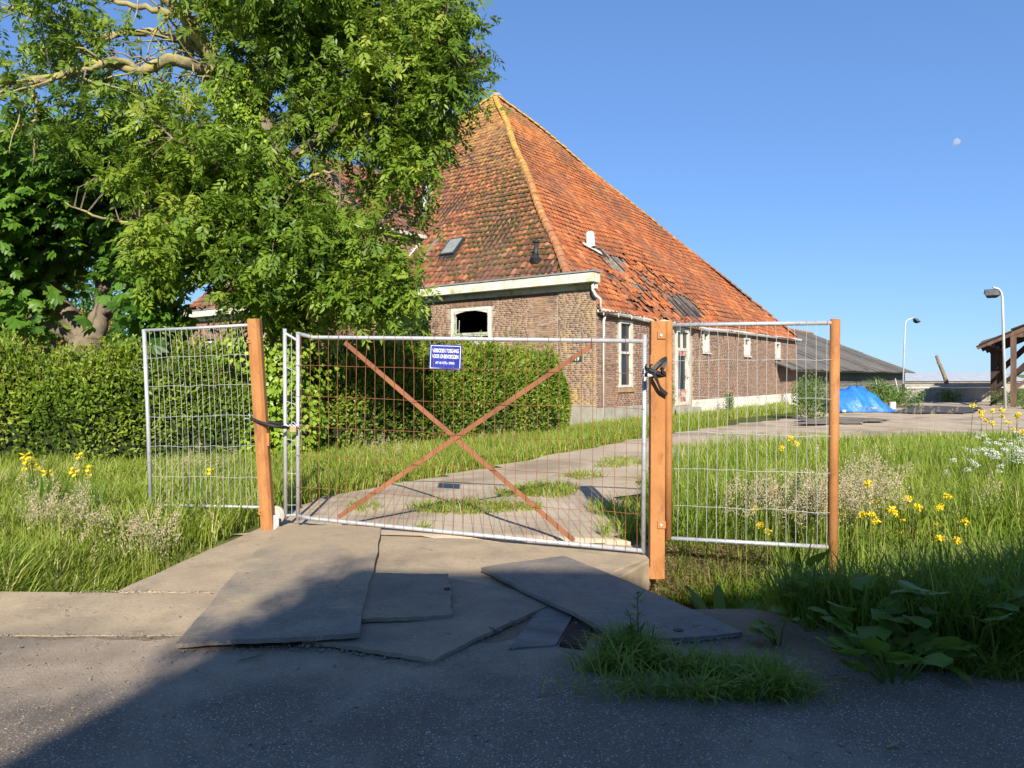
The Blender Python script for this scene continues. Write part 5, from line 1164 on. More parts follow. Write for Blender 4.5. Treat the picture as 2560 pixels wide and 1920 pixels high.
p = p[p[:, 2] < 14.6]; n_ = len(p)
lv.add(p, rs.normal(0, 1, p.shape), rs.normal(0, 1, p.shape), rs.uniform(.12, .2, n_), rs.uniform(.07, .1, n_), rs.uniform(0, 1, n_)); o = lv.build('crown', M['ash'], tr_); o['kind'] = 'stuff'
tb = Vector((-3.3, -8.6, 0)); tr_ = root('unseen_tree', 'unseen leafy tree added along the barn hip to roughen its shade edge', 'tree', tb)  # crown added along the barn hip to break up its shadow edge
limb([tb, tb+Vector((.2, 0, 2)), tb+Vector((1.2, -.3, 4.5)), tb+Vector((2.6, -.8, 7.2))], .16, .04, tr_, M['bark'], tb, 'trunk')
ha, hb_ = np.array([-2.9, -6.1, 2.75]), np.array([-.04, -9.5, 8.35]); t = rs.rand(150); c_ = ha+np.outer(t, hb_-ha)+rs.normal(0, .17, (150, 3))+np.array([.16, .0, -.1])
p = np.repeat(c_, 16, 0)+rs.normal(0, .13, (2400, 3)); lv = Leaves(); lv.add(p-np.array(tb), rs.normal(0, 1, p.shape), rs.normal(0, 1, p.shape), rs.uniform(.08, .14, 2400), rs.uniform(.05, .07, 2400), rs.rand(2400)); o = lv.build('crown', M['ash'], tr_); o['kind'] = 'stuff'
# ------------------------------------------------------------------ hedge
HP = cr([(-17, 11.4), (-11, 12.0), (-7.2, 12.7), (-4.6, 14.2), (-2.3, 16.2), (-.2, 18.4), (1.5, 20.3)], 12)
seg = np.linalg.norm(np.diff(HP, axis=0), axis=1); cum = np.concatenate([[0], np.cumsum(seg)]); HL = cum[-1]
hd = root('hedge', 'long dense green privet hedge in front of the farmhouse', 'hedge', (-4.6, 14.2, 0)); hoc = np.array([-4.6, 14.2, 0])
def hedgept(s_, th, k):
    x = np.interp(s_, cum, HP[:, 0]); y = np.interp(s_, cum, HP[:, 1]); j = np.clip(np.searchsorted(cum, s_)-1, 0, len(seg)-1)
    tx = (HP[j+1]-HP[j])/seg[j][:, None]; nx_ = np.stack([tx[:, 1], -tx[:, 0]], 1)      # towards the road
    ct_, st_ = np.cos(th), np.sin(th); e_ = .45
    cxs = np.sign(ct_)*np.abs(ct_)**e_; czs = np.abs(st_)**e_
    base = np.stack([x, y, 0*x], 1)
    lump = 1+.15*wob(base+np.stack([0*th, 0*th, th], 1), 1.6)+.10*wob(base+np.stack([0*th, 0*th, th*2], 1), 4.0, 9)
    end = np.clip((HL-s_)/1.5, .0, 1)**.5
    ht = np.interp(s_, [0, HL*.3, HL*.42, HL*.62, HL*.8, HL], [2.12, 2.05, 1.98, 2.15, 2.3, 2.25])*(1+.06*wob(base, 1.1, 5)+.035*wob(base, 3.1, 9))
    r = k*lump
    q = base+np.concatenate([nx_*(cxs*.78*r*end)[:, None], (czs*ht*np.where(k < 1, k, 1)*(.6+.4*lump)*(.35+.65*end))[:, None]], 1)
    nn = np.concatenate([nx_*(ct_)[:, None], st_[:, None]], 1); return q, nn
n_ = 85000; s_ = rs.uniform(0, HL, n_); th = np.where(rs.rand(n_) < .72, rs.uniform(-.02, 1.25, n_), rs.uniform(1.1, 2.6, n_)); th = np.abs(th)
q, nn = hedgept(s_, th, np.where(rs.rand(n_) < .75, rs.uniform(.92, 1.06, n_), rs.uniform(.7, .95, n_)))
topm = (th > 1.0) & (rs.rand(n_) < .16); q[topm, 2] += np.abs(rs.normal(0, .10, topm.sum()))
lv = Leaves(); D = nn*.55+rs.normal(0, .55, q.shape)+np.array([0, 0, .35])
lv.add(q-hoc, D, np.array([0, -.5, .8])+nn*.5+rs.normal(0, .4, q.shape), rs.uniform(.07, .125, n_), rs.uniform(.034, .052, n_), np.clip(.38+.26*wob(q, 1.7)+rs.normal(0, .16, n_)+.08*(q[:, 2] > 1.4), 0, 1), .45, .15)
o = lv.build('hedge_leaves', M['hedge'], hd); o['kind'] = 'stuff'
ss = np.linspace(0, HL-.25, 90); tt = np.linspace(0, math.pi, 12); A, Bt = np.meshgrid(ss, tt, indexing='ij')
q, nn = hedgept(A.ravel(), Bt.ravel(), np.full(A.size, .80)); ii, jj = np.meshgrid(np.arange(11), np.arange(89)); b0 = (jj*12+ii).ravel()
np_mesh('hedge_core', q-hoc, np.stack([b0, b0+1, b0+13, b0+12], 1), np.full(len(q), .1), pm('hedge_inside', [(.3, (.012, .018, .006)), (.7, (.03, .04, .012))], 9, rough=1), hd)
b = MB(); lv = Leaves()
for k in range(520):
    s0 = rs.uniform(0, HL-.6, 1); qq, nq = hedgept(s0, np.array([abs(rs.normal(1.25, .35))]), np.array([.97])); p = Vector(qq[0]-hoc)
    h = rs.uniform(.12, .42)*(1 if rs.rand() < .8 else 1.5); d_ = Vector((rs.normal(0, .28)+nq[0][0]*.3, rs.normal(0, .2)+nq[0][1]*.3-.1, 1)).normalized(); e_ = p+d_*h
    b.tube([p-Vector((0, 0, .1)), e_], [.005, .002], 4, cap=False)
    m_ = int(60*h)+4; t = rs.rand(m_); lv.add(np.array(p)+np.outer(t, np.array(d_*h)), rs.normal(0, .6, (m_, 3))+np.array(d_)*.6, rs.normal(0, .5, (m_, 3))+np.array([0, -.4, .7]), rs.uniform(.05, .1, m_), rs.uniform(.025, .04, m_), np.clip(rs.normal(.66, .15, m_), 0, 1))
o = b.build('hedge_shoots', M['straw'], hd); o['kind'] = 'stuff'
o = lv.build('shoot_leaves', M['hedge'], hd); o['kind'] = 'stuff'
# ------------------------------------------------------------------ grass
DECK = [(-3.0, 4.9), (-2.62, 7.95), (1.42, 7.15), (1.22, 6.42), (.78, 5.62), (1.46, 4.42), (.66, 4.2), (-.4, 3.9), (-3.0, 4.4)]
HOUSE = [tuple((HC+d1*a+d2*b_)[:2]) for a, b_ in ((-.1, -.1), (LX, -.1), (LX, LY), (-.1, LY))]
PL = [(-4.7, 4.4), (-1.9, 4.4), (-2.06, 5.30), (-4.4, 5.32)]
def scatter(poly, dens, free=()):
    poly = np.array([p[:2] for p in poly]); lo = poly.min(0); hi_ = poly.max(0); n = int(dens*np.prod(hi_-lo))
    x = rs.uniform(lo[0], hi_[0], n); y = rs.uniform(lo[1], hi_[1], n); ok = inpoly(x, y, poly)
    jx = x+rs.normal(0, .10, n); jy = y+rs.normal(0, .10, n)
    for f in (DRIVE,): ok &= ~inpoly(jx, jy, f)
    for f in (DECK, HOUSE, PL)+tuple(free): ok &= ~inpoly(x, y, f)
    ok &= np.abs(x) < .74*y+3.4
    x, y = x[ok], y[ok]; return np.stack([x, y, hgt(x, y)-.01], 1)
def clump(p, s=.8): return .5+.5*np.clip(wob(p*np.array([1, 1, 0]), s, 3), -1, 1)
g1 = Blades()
def grass(bl, p, h0, h1, w, lean=(.15, .6), tm=.45, ts=.17, sc=.9, dry=.05):
    n = len(p); c_ = clump(p, sc); h = (h0+(h1-h0)*(.35*c_+.65*rs.rand(n)))*rs.uniform(.7, 1.1, n)
    t = np.clip(tm+.22*(clump(p, sc*1.7)-.5)+rs.normal(0, ts, n), 0, .88); t = np.where(rs.rand(n) < dry, rs.uniform(.9, 1, n), t)
    bl.add(p, h, w*rs.uniform(.6, 1.3, n), rs.uniform(*lean, n), t, rs)
# right field
FIELD = [(1.45, 7.06), (1.6, 8.7), (2.3, 11), (4.2, 14.3), (8, 16.5), (14, 18.2), (20, 21.6), (26, 24), (34, 26.6), (34, 12), (16, 7.02)]
p = scatter(FIELD, 1150); near = p[:, 1] < 9.5; mid = (p[:, 1] >= 9.5) & (p[:, 1] < 13); far = p[:, 1] >= 13
grass(g1, p[near], .38, .82, .009, (.1, .6), dry=.09); pm_ = p[mid]; pm_ = pm_[rs.rand(len(pm_)) < .62]; grass(g1, pm_, .38, .80, .013, (.1, .55), dry=.08)
pf = p[far]; pf = pf[rs.rand(len(pf)) < np.clip(6.5/pf[:, 1]-.12, .1, .5)]; k_ = pf[:, 1] < 15.5; grass(g1, pf[k_], .32, .66, .018, (.1, .5), dry=.08); grass(g1, pf[~k_], .25, .45, .024, (.1, .5), dry=.08)
# strip left of the driveway, in front of the hedge and round the house corner
p = scatter([(-2.75, 8.0), (-2.5, 9.4), (-.2, 13), (3.2, 18.4), (7, 23.4), (6.5, 25.5), (3, 21.6), (2.2, 21.3), (.6, 18.9), (-1.6, 16.2), (-4.0, 13.9), (-3.2, 9.6)], 950); grass(g1, p, .16, .55, .012, (.15, .8), tm=.52, sc=1.3, dry=.08)
hw = [tuple((HC+d1*a+d2*b_)[:2]) for a, b_ in ((-.5, -.05), (22.5, -.05), (22.5, -2.2), (12, -1.9), (5, -1.5), (-1.0, -1.6))]
p = scatter(hw, 420); grass(g1, p, .18, .55, .02, (.15, .7), tm=.55, dry=.22)
# left verge
p = scatter([(-2.75, 7.9), (-3.0, 5.4), (-4.5, 5.34), (-5.5, 4.75), (-9, 4.7), (-11, 11.6), (-6.5, 12.2), (-4.1, 13.6), (-3.0, 9.6)], 1250); p = p[(rs.rand(len(p)) < np.clip(8.5/p[:, 1], .45, 1))]
grass(g1, p, .22, .60, .011, (.2, .9), tm=.54, sc=1.2, dry=.1)
p = scatter([(-2.9, 5.35), (-5.2, 4.7), (-6.5, 4.8), (-6.5, 6.4), (-3.2, 7.0)], 2600); grass(g1, p, .25, .60, .011, (.25, .9), tm=.5, dry=.08)
p = scatter([(-3.5, 5.1), (-6.5, 4.8), (-6.5, 6.3), (-4.1, 6.0)], 900); grass(g1, p, .55, .95, .011, (.3, .75), tm=.5, dry=.09)
# far banks and tufts on the drive
p = scatter([(22, 43), (33, 44.6), (33, 43.2), (22, 41.5)], 100); grass(g1, p, .15, .45, .03)
b_ = []
for (px, py, rx, ry, n) in ((1150, 1278, 130, 15, 420), (1300, 1275, 55, 8, 120), (1370, 1232, 75, 18, 420), (1290, 1240, 60, 8, 120), (1560, 1158, 60, 12, 220), (1460, 1196, 55, 6, 90), (1600, 1310, 30, 22, 260), (1730, 1122, 70, 7, 160), (1520, 1170, 40, 5, 60), (915, 1275, 40, 12, 60), (1055, 1330, 14, 4, 24), (1010, 1165, 40, 8, 60), (1850, 1095, 80, 6, 110), (2060, 1036, 100, 4, 60)):
    a = rs.uniform(0, 6.28, n); r = np.sqrt(rs.rand(n)); qx = px+rx*r*np.cos(a); qy = py+ry*r*np.sin(a); Yq = EYE*F/(qy-HY); X_ = (qx-1280)*Yq/F; b_.append(np.stack([X_, Yq, hgt(X_, Yq)+.03], 1))
p = np.concatenate([np.concatenate(b_)]*2); p = p+rs.normal(0, .02, p.shape)*np.array([1, 1, 0]); grass(g1, p, .06, .23, .011, (.3, 1.0), tm=.5, dry=.1)
p = np.stack([rs.uniform(1.0, 1.6, 700), rs.uniform(7.15, 8.7, 700), np.full(700, -.03)], 1); p[:, 0] += .12*np.sin(p[:, 1]*5); grass(g1, p, .12, .42, .010, (.2, .8), tm=.48)
tag(g1.build('grass', M['grass']), kind='stuff')
# shaded verge on the right
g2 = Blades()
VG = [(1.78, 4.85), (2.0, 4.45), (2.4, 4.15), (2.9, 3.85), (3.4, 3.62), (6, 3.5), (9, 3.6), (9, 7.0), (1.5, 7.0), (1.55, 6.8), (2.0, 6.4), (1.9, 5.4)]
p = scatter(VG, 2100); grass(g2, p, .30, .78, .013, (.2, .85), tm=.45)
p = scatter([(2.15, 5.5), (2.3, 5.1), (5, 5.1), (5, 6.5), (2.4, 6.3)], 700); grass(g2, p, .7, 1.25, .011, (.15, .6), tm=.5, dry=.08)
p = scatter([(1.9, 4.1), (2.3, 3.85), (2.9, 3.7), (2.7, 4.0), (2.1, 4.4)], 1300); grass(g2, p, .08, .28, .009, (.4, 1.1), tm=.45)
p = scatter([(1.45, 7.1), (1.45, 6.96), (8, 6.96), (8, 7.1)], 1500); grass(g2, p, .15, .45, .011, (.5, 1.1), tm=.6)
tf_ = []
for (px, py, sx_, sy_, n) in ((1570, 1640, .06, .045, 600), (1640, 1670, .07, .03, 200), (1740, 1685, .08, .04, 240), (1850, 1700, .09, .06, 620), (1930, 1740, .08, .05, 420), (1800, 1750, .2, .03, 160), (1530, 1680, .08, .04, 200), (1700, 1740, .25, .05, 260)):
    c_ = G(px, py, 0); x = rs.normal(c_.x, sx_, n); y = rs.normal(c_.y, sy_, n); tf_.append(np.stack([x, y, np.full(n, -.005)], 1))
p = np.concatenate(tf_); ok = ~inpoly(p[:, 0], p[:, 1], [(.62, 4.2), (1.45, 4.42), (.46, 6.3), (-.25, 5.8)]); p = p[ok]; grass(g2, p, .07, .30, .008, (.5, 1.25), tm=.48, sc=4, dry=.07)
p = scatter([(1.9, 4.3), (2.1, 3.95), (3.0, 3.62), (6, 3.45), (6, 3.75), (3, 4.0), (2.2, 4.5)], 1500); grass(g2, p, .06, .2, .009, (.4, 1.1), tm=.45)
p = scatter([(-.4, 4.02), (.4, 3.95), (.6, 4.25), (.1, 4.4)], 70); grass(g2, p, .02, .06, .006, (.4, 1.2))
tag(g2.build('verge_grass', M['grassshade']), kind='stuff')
# dead grass hanging on the ditch bank
g3 = Blades(); n_ = 3800; x = rs.uniform(1.25, 2.5, n_); z = rs.uniform(-.52, -.06, n_); p = np.stack([x, 6.86+.12*(z+.5)/.5+rs.uniform(-.05, .05, n_), z], 1)
g3.add(p, rs.uniform(.06, .2, n_), .008, rs.uniform(.8, 1.5, n_), rs.uniform(0, 1, n_), rs); p = scatter([(1.35, 4.25), (1.8, 3.6), (2.9, 3.45), (2.4, 4.1), (1.8, 4.5)], 420); grass(g3, p, .02, .08, .006, (.9, 1.6), tm=.4)
tag(g3.build('dead_grass', M['drygrass']), kind='stuff')
# ------------------------------------------------------------------ seeding grasses
lv = Leaves(); g4 = Blades(); n_ = 0
for (px, py, Y, rx, n) in ((2090, 1240, 7.1, 170, 190), (2170, 1190, 7.5, 70, 40), (1900, 1250, 7.1, 110, 50), (2480, 1250, 7.8, 70, 14), (130, 1270, 7.0, 120, 60), (340, 1330, 6.6, 100, 40), (480, 1160, 10.5, 120, 30), (1240, 1090, 15.5, 120, 12), (960, 1130, 12.6, 60, 24), (1720, 1010, 25, 60, 30), (1890, 1015, 30, 60, 26), (2300, 1030, 19, 120, 24), (60, 1190, 8.6, 70, 10), (230, 1260, 8.2, 60, 10)):
    for k in range(n):
        qx = px+rs.normal(0, rx*.5); qy = py+rs.normal(0, 28*7.5/Y); top = np.array(P(qx, qy, Y+rs.normal(0, .3)))
        h = top[2]-float(hgt(top[0], top[1])); L_ = rs.uniform(.12, .27); ln = rs.normal(0, .09, 2)
        g4.add([[top[0]-ln[0], top[1]-ln[1], top[2]-max(.2, h)]], max(.2, h), .004, .06, .8, rs)
        m_ = 60; t = rs.rand(m_); sp = .034*(1.15-t)
        pp = np.stack([top[0]+rs.normal(0, 1, m_)*sp+.04*t*t, top[1]+rs.normal(0, 1, m_)*sp, top[2]-L_*.5+t*L_], 1)
        lv.add(pp, rs.normal(0, .5, (m_, 3))+np.array([.2, 0, .8]), rs.normal(0, 1, (m_, 3)), .022, .008, rs.rand(m_))
tag(lv.build('seed_heads', M['plume']), kind='stuff'); tag(g4.build('seed_stalks', M['grass']), kind='stuff')
# ------------------------------------------------------------------ flowers
def rape(px, py, Y, group, label, big=1.1):
    top = P(px, py, Y); z0 = float(hgt(top.x, top.y)); base = Vector((top.x+rs.normal(0, .06), top.y+rs.normal(0, .05), z0))
    o = root('rape_plant', label, 'flower', base, 0, group); t = top-base
    MB().tube([(0, 0, 0), t*.5+Vector((rs.normal(0, .02), 0, 0)), t], [.006, .005, .003], 5).build('stem', M['broad'], o)
    lv = Leaves(); m_ = 60; p = ball(m_)*np.array([.032, .032, .026])*big+np.array(t); lv.add(p, rs.normal(0, 1, (m_, 3)), rs.normal(0, .5, (m_, 3))+np.array([0, -.6, .8]), .020*big, .017*big, rs.rand(m_), .55, .0)
    lv.build('flower_head', M['rape'], o)
    lv = Leaves(); m_ = 7; p = np.outer(rs.uniform(.25, .85, m_), np.array(t)); lv.add(p, rs.normal(0, 1, (m_, 3))*np.array([1, 1, .3]), np.array([0, 0, 1.])+rs.normal(0, .2, (m_, 3)), rs.uniform(.06, .13, m_), .022, rs.rand(m_)); lv.build('leaves', M['shrub'], o)
for (px, py) in ((1936, 1230), (1887, 1270), (1902, 1312), (1921, 1328), (1956, 1322), (1962, 1336), (2016, 1323), (2064, 1268), (2063, 1278), (2108, 1284), (2170, 1209), (2187, 1256), (2156, 1286), (2181, 1287), (2189, 1303), (2229, 1273), (2236, 1280), (2253, 1294), (2270, 1247), (2297, 1268), (2348, 1267), (2369, 1241), (2343, 1314), (2394, 1351), (2332, 1363), (2413, 1374), (2413, 1303), (2245, 1334), (1982, 1280), (2350, 1345), (2297, 1372)):
    rape(px, py, rs.uniform(6.75, 7.25), 'yellow flowers round the thin post', 'yellow flowering rape plant in tall grass round the thin post')
for (px, py) in ((2433, 1014), (2453, 1030), (2452, 1040), (2482, 1028), (2505, 1040), (2521, 1056), (2542, 1042), (2480, 1058), (2535, 1075), (2556, 1080), (2505, 1026), (2547, 1036), (2465, 1050)):
    rape(px, py, rs.uniform(13, 15), 'yellow flowers near the shed', 'yellow flowering plant in the field edge below the floodlight pole', 1.5)
for (px, py) in ((60, 1178), (95, 1172), (200, 1185), (220, 1192), (20, 1200), (55, 1204), (165, 1194), (120, 1183), (1975, 1094), (1990, 1110), (1955, 1120)):
    Yq = 9.6 if px < 500 else 11
    rape(px, py, rs.uniform(Yq, Yq+.8), 'buttercups by the hedge' if px < 500 else 'yellow flowers behind the mesh', 'small yellow buttercup in the grass under the hedge' if px < 500 else 'yellow flower behind the mesh panel by the driveway', 1.4)
def iris(px, py, Y, n, label):
    base = P(px, py, Y); base.z = float(hgt(base.x, base.y)); o = root('iris_plant', label, 'flower', base)
    g = Blades(); m_ = n*4; p = rs.normal(0, .09, (m_, 3))*np.array([1, .6, 0]); g.add(p, rs.uniform(.5, .75, m_), .03, rs.uniform(.05, .35, m_), rs.uniform(.1, .4, m_), rs); g.build('leaves', M['broad'], o)
    for k in range(n):
        t = Vector((rs.normal(0, .14), rs.normal(0, .06), rs.uniform(.58, .78))); MB().tube([(t.x*.3, 0, 0), t], [.007, .005], 5).build('stem', M['broad'], o)
        lv = Leaves(); a = np.arange(6)*1.047+rs.rand(); d = np.stack([np.cos(a), np.sin(a), np.where(np.arange(6) % 2, .5, -.5)], 1); lv.add(np.tile(np.array(t), (6, 1)), d, np.tile([0, -.3, 1.], (6, 1)), .075, .045, rs.rand(6), .6, .1); lv.build('flower', M['rape'], o)
iris(115, 1300, 7.9, 6, 'yellow iris clump with several blooms in the left verge'); iris(232, 1300, 7.6, 3, 'smaller yellow iris with two blooms beside the mesh panel'); iris(480, 1330, 7.7, 0+1, 'iris leaves standing below the bent mesh panel')
def umbel(px, py, Y, n, label):
    c_ = P(px, py, Y); base = Vector((c_.x, c_.y, float(hgt(c_.x, c_.y)))); o = root('cow_parsley', label, 'flower', base, 0, None)
    lv = Leaves(); sb = MB()
    for k in range(n):
        t = np.array([rs.normal(0, .22), rs.normal(0, .15), c_.z-base.z+rs.normal(0, .09)]); sb.tube([(t[0]*.3, t[1]*.3, 0), tuple(t)], [.004, .003], 4)
        m_ = 40; r = np.sqrt(rs.rand(m_))*.04; a = rs.rand(m_)*6.28; pp = t+np.stack([r*np.cos(a), r*np.sin(a), -.5*r+.45*r*np.sin(a)+rs.normal(0, .008, m_)], 1); lv.add(pp, rs.normal(0, 1, (m_, 3))*np.array([1, 1, .3]), np.array([0, -.4, 1.])+rs.normal(0, .2, (m_, 3)), .016, .014, rs.rand(m_), .5, 0)
    k2 = sb.build('stems', M['broad'], o); k2['kind'] = 'stuff'; k = lv.build('flower_heads', M['umbel'], o); k['kind'] = 'stuff'
umbel(2525, 1118, 9.0, 60, 'large white cow parsley cluster at the field edge'); umbel(2435, 1155, 8.6, 9, 'small sparse white cow parsley in the field grass')
# ------------------------------------------------------------------ broad leaved weeds
def leafmesh(lobes, asp, fold):
    n = 18; vs = [(0, 0, 0)]; f = []
    mid = [(0, .33*(k+1), .05*math.sin((k+1)*1.0)-.06*(k/2)**2) for k in range(3)]
    vs = [(0, 0, 0)]+mid; rim = []
    for k in range(n+1):
        t = -math.pi*.93+2*math.pi*.93*k/n; r = 1-.12*math.cos(lobes*t)*(1 if lobes else 0); x = asp*.5*math.sin(t)*r; y = .48+.52*math.cos(t)*r
        rim.append((x, y, fold*abs(x)-.10*y*y+.02*math.sin(7*t)))
    b0 = len(vs); vs += rim
    for k in range(n):
        y = (rim[k][1]+rim[k+1][1])/2; c_ = 1 if y < .4 else (2 if y < .75 else 3); f.append((c_, b0+k, b0+k+1))
    c0 = [1 if (rim[k][1]+rim[k+1][1])/2 < .4 else (2 if (rim[k][1]+rim[k+1][1])/2 < .75 else 3) for k in range(n)]
    for k in range(n-1):
        if c0[k] != c0[k+1]: f.append((c0[k], b0+k+1, c0[k+1]))
    me = bpy.data.meshes.new('leaf'); me.from_pydata(vs, [], f); a = me.attributes.new('tint', 'FLOAT', 'POINT'); a.data.foreach_set('value', [.5]*len(vs)); me.polygons.foreach_set('use_smooth', [True]*len(f)); return me
LM = {'heart': leafmesh(0, 1.0, .25), 'lobed': leafmesh(5, .95, .2), 'strap': leafmesh(0, .22, .6)}
for m_ in LM.values(): m_.materials.append(M['broad'])
def weed(name, label, base, n, kind, size, spread, hgt_, cat='plant', up=.5):
    o = root(name, label, cat, base); sb = MB()
    for k in range(n):
        a = rs.uniform(0, 6.28) if n > 4 else k*6.28/n+.5; r = spread*math.sqrt(rs.rand()); p = Vector((r*math.cos(a), r*math.sin(a)*.7, hgt_*rs.uniform(.35, 1)*(1.1-.4*r/max(spread, .01))))
        lf = link('leaf', LM[kind], None, o); lf.location = p; s_ = size*rs.uniform(.6, 1.15); lf.scale = (s_, s_, s_)
        lf.rotation_euler = (rs.normal(up, .3), rs.normal(0, .25), a-math.pi/2+rs.normal(0, .4))
        if kind != 'strap': sb.tube([(p.x*.2, p.y*.2, -.02), (p.x*.6, p.y*.6, p.z*.75), tuple(p)], [.006, .005, .004], 5, cap=False)
    if sb.v: sb.build('stalks', M['broad'], o)
    return o
def gp(px, py, z): 
    q = G(px, py, z); q.z = float(hgt(q.x, q.y)); return q
weed('butterbur_plant', 'big lobed leaves low in the shaded verge at the asphalt edge', gp(2235, 1700, 0), 22, 'lobed', .16, .36, .28, up=.35)
weed('butterbur_plant', 'broad leaves high in shaded grass behind the lobed plant', gp(2150, 1630, 0), 14, 'heart', .15, .32, .50, up=.4)
weed('butterbur_plant', 'pair of broad leaves beside the cracked plate corner', gp(1945, 1610, 0), 5, 'heart', .15, .12, .18, up=.3)
weed('butterbur_plant', 'broad leaves rising by the ditch under the mesh panel', gp(2030, 1575, 0), 9, 'heart', .14, .22, .42, up=.4)
weed('butterbur_plant', 'broad leaves in the dark grass at the far verge end', gp(2420, 1650, 0), 13, 'heart', .16, .4, .55, up=.4)
weed('dock_plant', 'rosette of long strap leaves growing in the ditch beside the plate', Vector((1.62, 5.45, -.42)), 16, 'strap', .42, .08, .06, up=.75)
weed('dock_plant', 'strap leaved tuft in the grass left of the lobed plant', gp(2330, 1665, 0), 9, 'strap', .3, .06, .05, up=.6)
# upright willowherb with the tuft in front of the cracked plate
wb = gp(1600, 1640, 0); o = root('willowherb', 'upright leafy weed in the tuft before the cracked plate', 'plant', wb)
for k in range(7):
    dx, dy = rs.normal(0, .09), rs.normal(0, .04); h = (.36 if k == 0 else rs.uniform(.12, .24)); sb = MB(); sb.tube([(dx*.6, dy, 0), (dx, dy, h)], [.005, .003], 5).build('stem', M['broad'], o)
    lv = Leaves(); m_ = int(70*h); z = rs.uniform(.15, 1, m_)*h; a = rs.rand(m_)*6.28; lv.add(np.stack([np.full(m_, dx), np.full(m_, dy), z], 1), np.stack([np.cos(a), np.sin(a), np.full(m_, .55)], 1), np.tile([0, 0, 1.], (m_, 1)), .075*rs.uniform(.6, 1, m_), .016, rs.uniform(.3, 1, m_)); lv.build('leaves', M['shrub'], o)
# shrubs round the yard
def shrub(label, c_, r, n, ls, mat='shrub', name='shrub'):
    c_ = Vector(c_); base = Vector((c_.x, c_.y, 0)); o = root(name, label, 'shrub', base); lv = Leaves(); p = ball(n)*np.array(r); p = p*(1+.22*wob(p+np.array(c_), 2.5/max(r))[:, None])+np.array([0, 0, c_.z]); p[:, 2] = np.abs(p[:, 2])
    lv.add(p, rs.normal(0, .6, p.shape)+np.array([0, 0, .5]), rs.normal(0, .5, p.shape)+np.array([0, -.5, .7]), ls*rs.uniform(.6, 1.2, n), ls*.4, np.clip(rs.normal(.45, .22, n), 0, 1)); k = lv.build('foliage', M[mat], o); k['kind'] = 'stuff'
    sb = MB()
    for k in range(6): sb.tube([(rs.normal(0, .05), 0, 0), (rs.normal(0, r[0]*.4), rs.normal(0, r[1]*.4), c_.z+r[2]*.5)], [.02, .008], 5)
    sb.build('stems', M['bark'], o)
shrub('tall ragged shrub by the far corner of the farmhouse', (10.9, 26.2, .75), (.75, .6, .95), 2200, .10)
shrub('small upright shrub against the white plinth', (8.75, 29.0, .5), (.22, .22, .6), 700, .08)
shrub('climbing bush beside the peeling side door', (5.55, 26.0, 1.0), (.38, .3, .9), 1100, .10)
shrub('leafy bush behind the blue tarpaulin', (17.6, 34.6, .75), (.9, .7, .75), 1800, .13); shrub('low bush between tarpaulin and leaning pole', (19.4, 36, .5), (1.2, .8, .6), 1700, .12)
shrub('round bush growing against the concrete wall', (26.4, 43.5, .35), (.8, .5, .45), 900, .13); shrub('weeds round the foot of the timber shed posts', (26.9, 38.6, .35), (1.3, .6, .5), 1300, .12)
shrub('dark bush at the field edge under the tall floodlight pole', (24.9, 34.3, .25), (.8, .5, .35), 700, .11); shrub('bushy weeds along the barn boards by the tarpaulin', (14.6, 36.0, .7), (.7, .5, .8), 1000, .12)
shrub('leafy shoots of young tree sprouting from the hedge by the gate sign', (-.6, 17.6, 1.9), (.35, .3, .55), 500, .11, 'ivy')
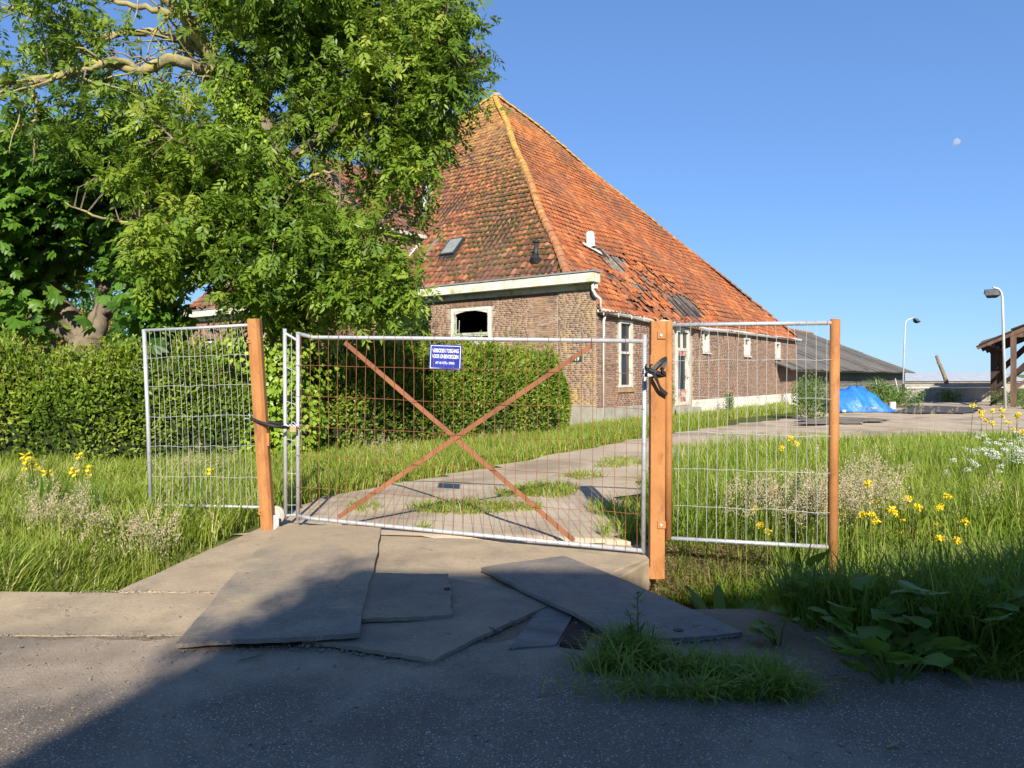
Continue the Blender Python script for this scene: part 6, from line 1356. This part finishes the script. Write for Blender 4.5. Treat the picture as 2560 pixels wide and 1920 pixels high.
# ------------------------------------------------------------------ litter on the road: grit, twigs, leaves
lv = Leaves(); n_ = 900; x = rs.uniform(-3.2, 3.4, n_); y = rs.uniform(2.9, 4.4, n_)**1.0
lv.add(np.stack([x, y, np.full(n_, .013)], 1), rs.normal(0, 1, (n_, 3))*np.array([1, 1, .05]), rs.normal(0, .25, (n_, 3))+np.array([0, 0, 1.]), rs.uniform(.008, .028, n_), rs.uniform(.005, .012, n_), rs.rand(n_))
tag(lv.build('litter', M['drygrass']), kind='stuff')
V = []; Fq = []
EDG = [((-1.96, 4.18), (-.905, 4.24)), ((-.905, 4.24), (-1.1, 5.6)), ((-1.25, 4.28), (-.44, 3.98)), ((-.44, 3.98), (.42, 5.2)), ((-4.4, 4.44), (-1.95, 4.42)), ((.66, 4.2), (1.42, 4.4)), ((-1.12, 4.5), (-.385, 4.64)), ((-3.2, 5.3), (-2.1, 5.3))]
for k in range(2600):
    if k < 900: c_ = np.array([rs.uniform(-3.4, 2.4), rs.uniform(3.0, 5.0), 0])
    else:
        e0, e1 = EDG[k % len(EDG)]; t = rs.rand(); c_ = np.array([e0[0]+(e1[0]-e0[0])*t+rs.normal(0, .03), e0[1]+(e1[1]-e0[1])*t-abs(rs.normal(0, .035)), 0])
    r = rs.uniform(.003, .006)*(2 if rs.rand() < .12 else 1); c_[2] = .008+r*.3 if c_[1] < 4.2 else .02; i = len(V)
    for d in ((1, 0, 0), (0, 1, 0), (-1, 0, 0), (0, -1, 0), (0, 0, .8), (0, 0, -.5)): V.append(c_+np.array(d)*r*rs.uniform(.7, 1.3))
    Fq += [(i, i+1, i+4), (i+1, i+2, i+4), (i+2, i+3, i+4), (i+3, i, i+4), (i+1, i, i+5), (i+2, i+1, i+5), (i+3, i+2, i+5), (i, i+3, i+5)]
tag(np_mesh('gravel', np.array(V), np.array(Fq), np.full(len(V), .5), pm('grit', [(.3, (.14, .12, .095)), (.7, (.34, .30, .24))], 60, rough=.9)), kind='stuff')
for (px, py, L_, a, lb) in ((2215, 1868, .09, .2, 'pale stick lying on the asphalt'), (600, 1650, .16, .45, 'thin dark twig on the sandy asphalt')):
    q = G(px, py, .015); o = MB().tube([q, q+Vector((L_*.5*math.cos(a), L_*.5*math.sin(a), .006)), q+Vector((L_*math.cos(a+.3), L_*math.sin(a+.3), 0))], [.005, .006, .003], 6).build('twig', M['straw' if px > 1000 else 'bark']); tag(o, lb, 'twig')
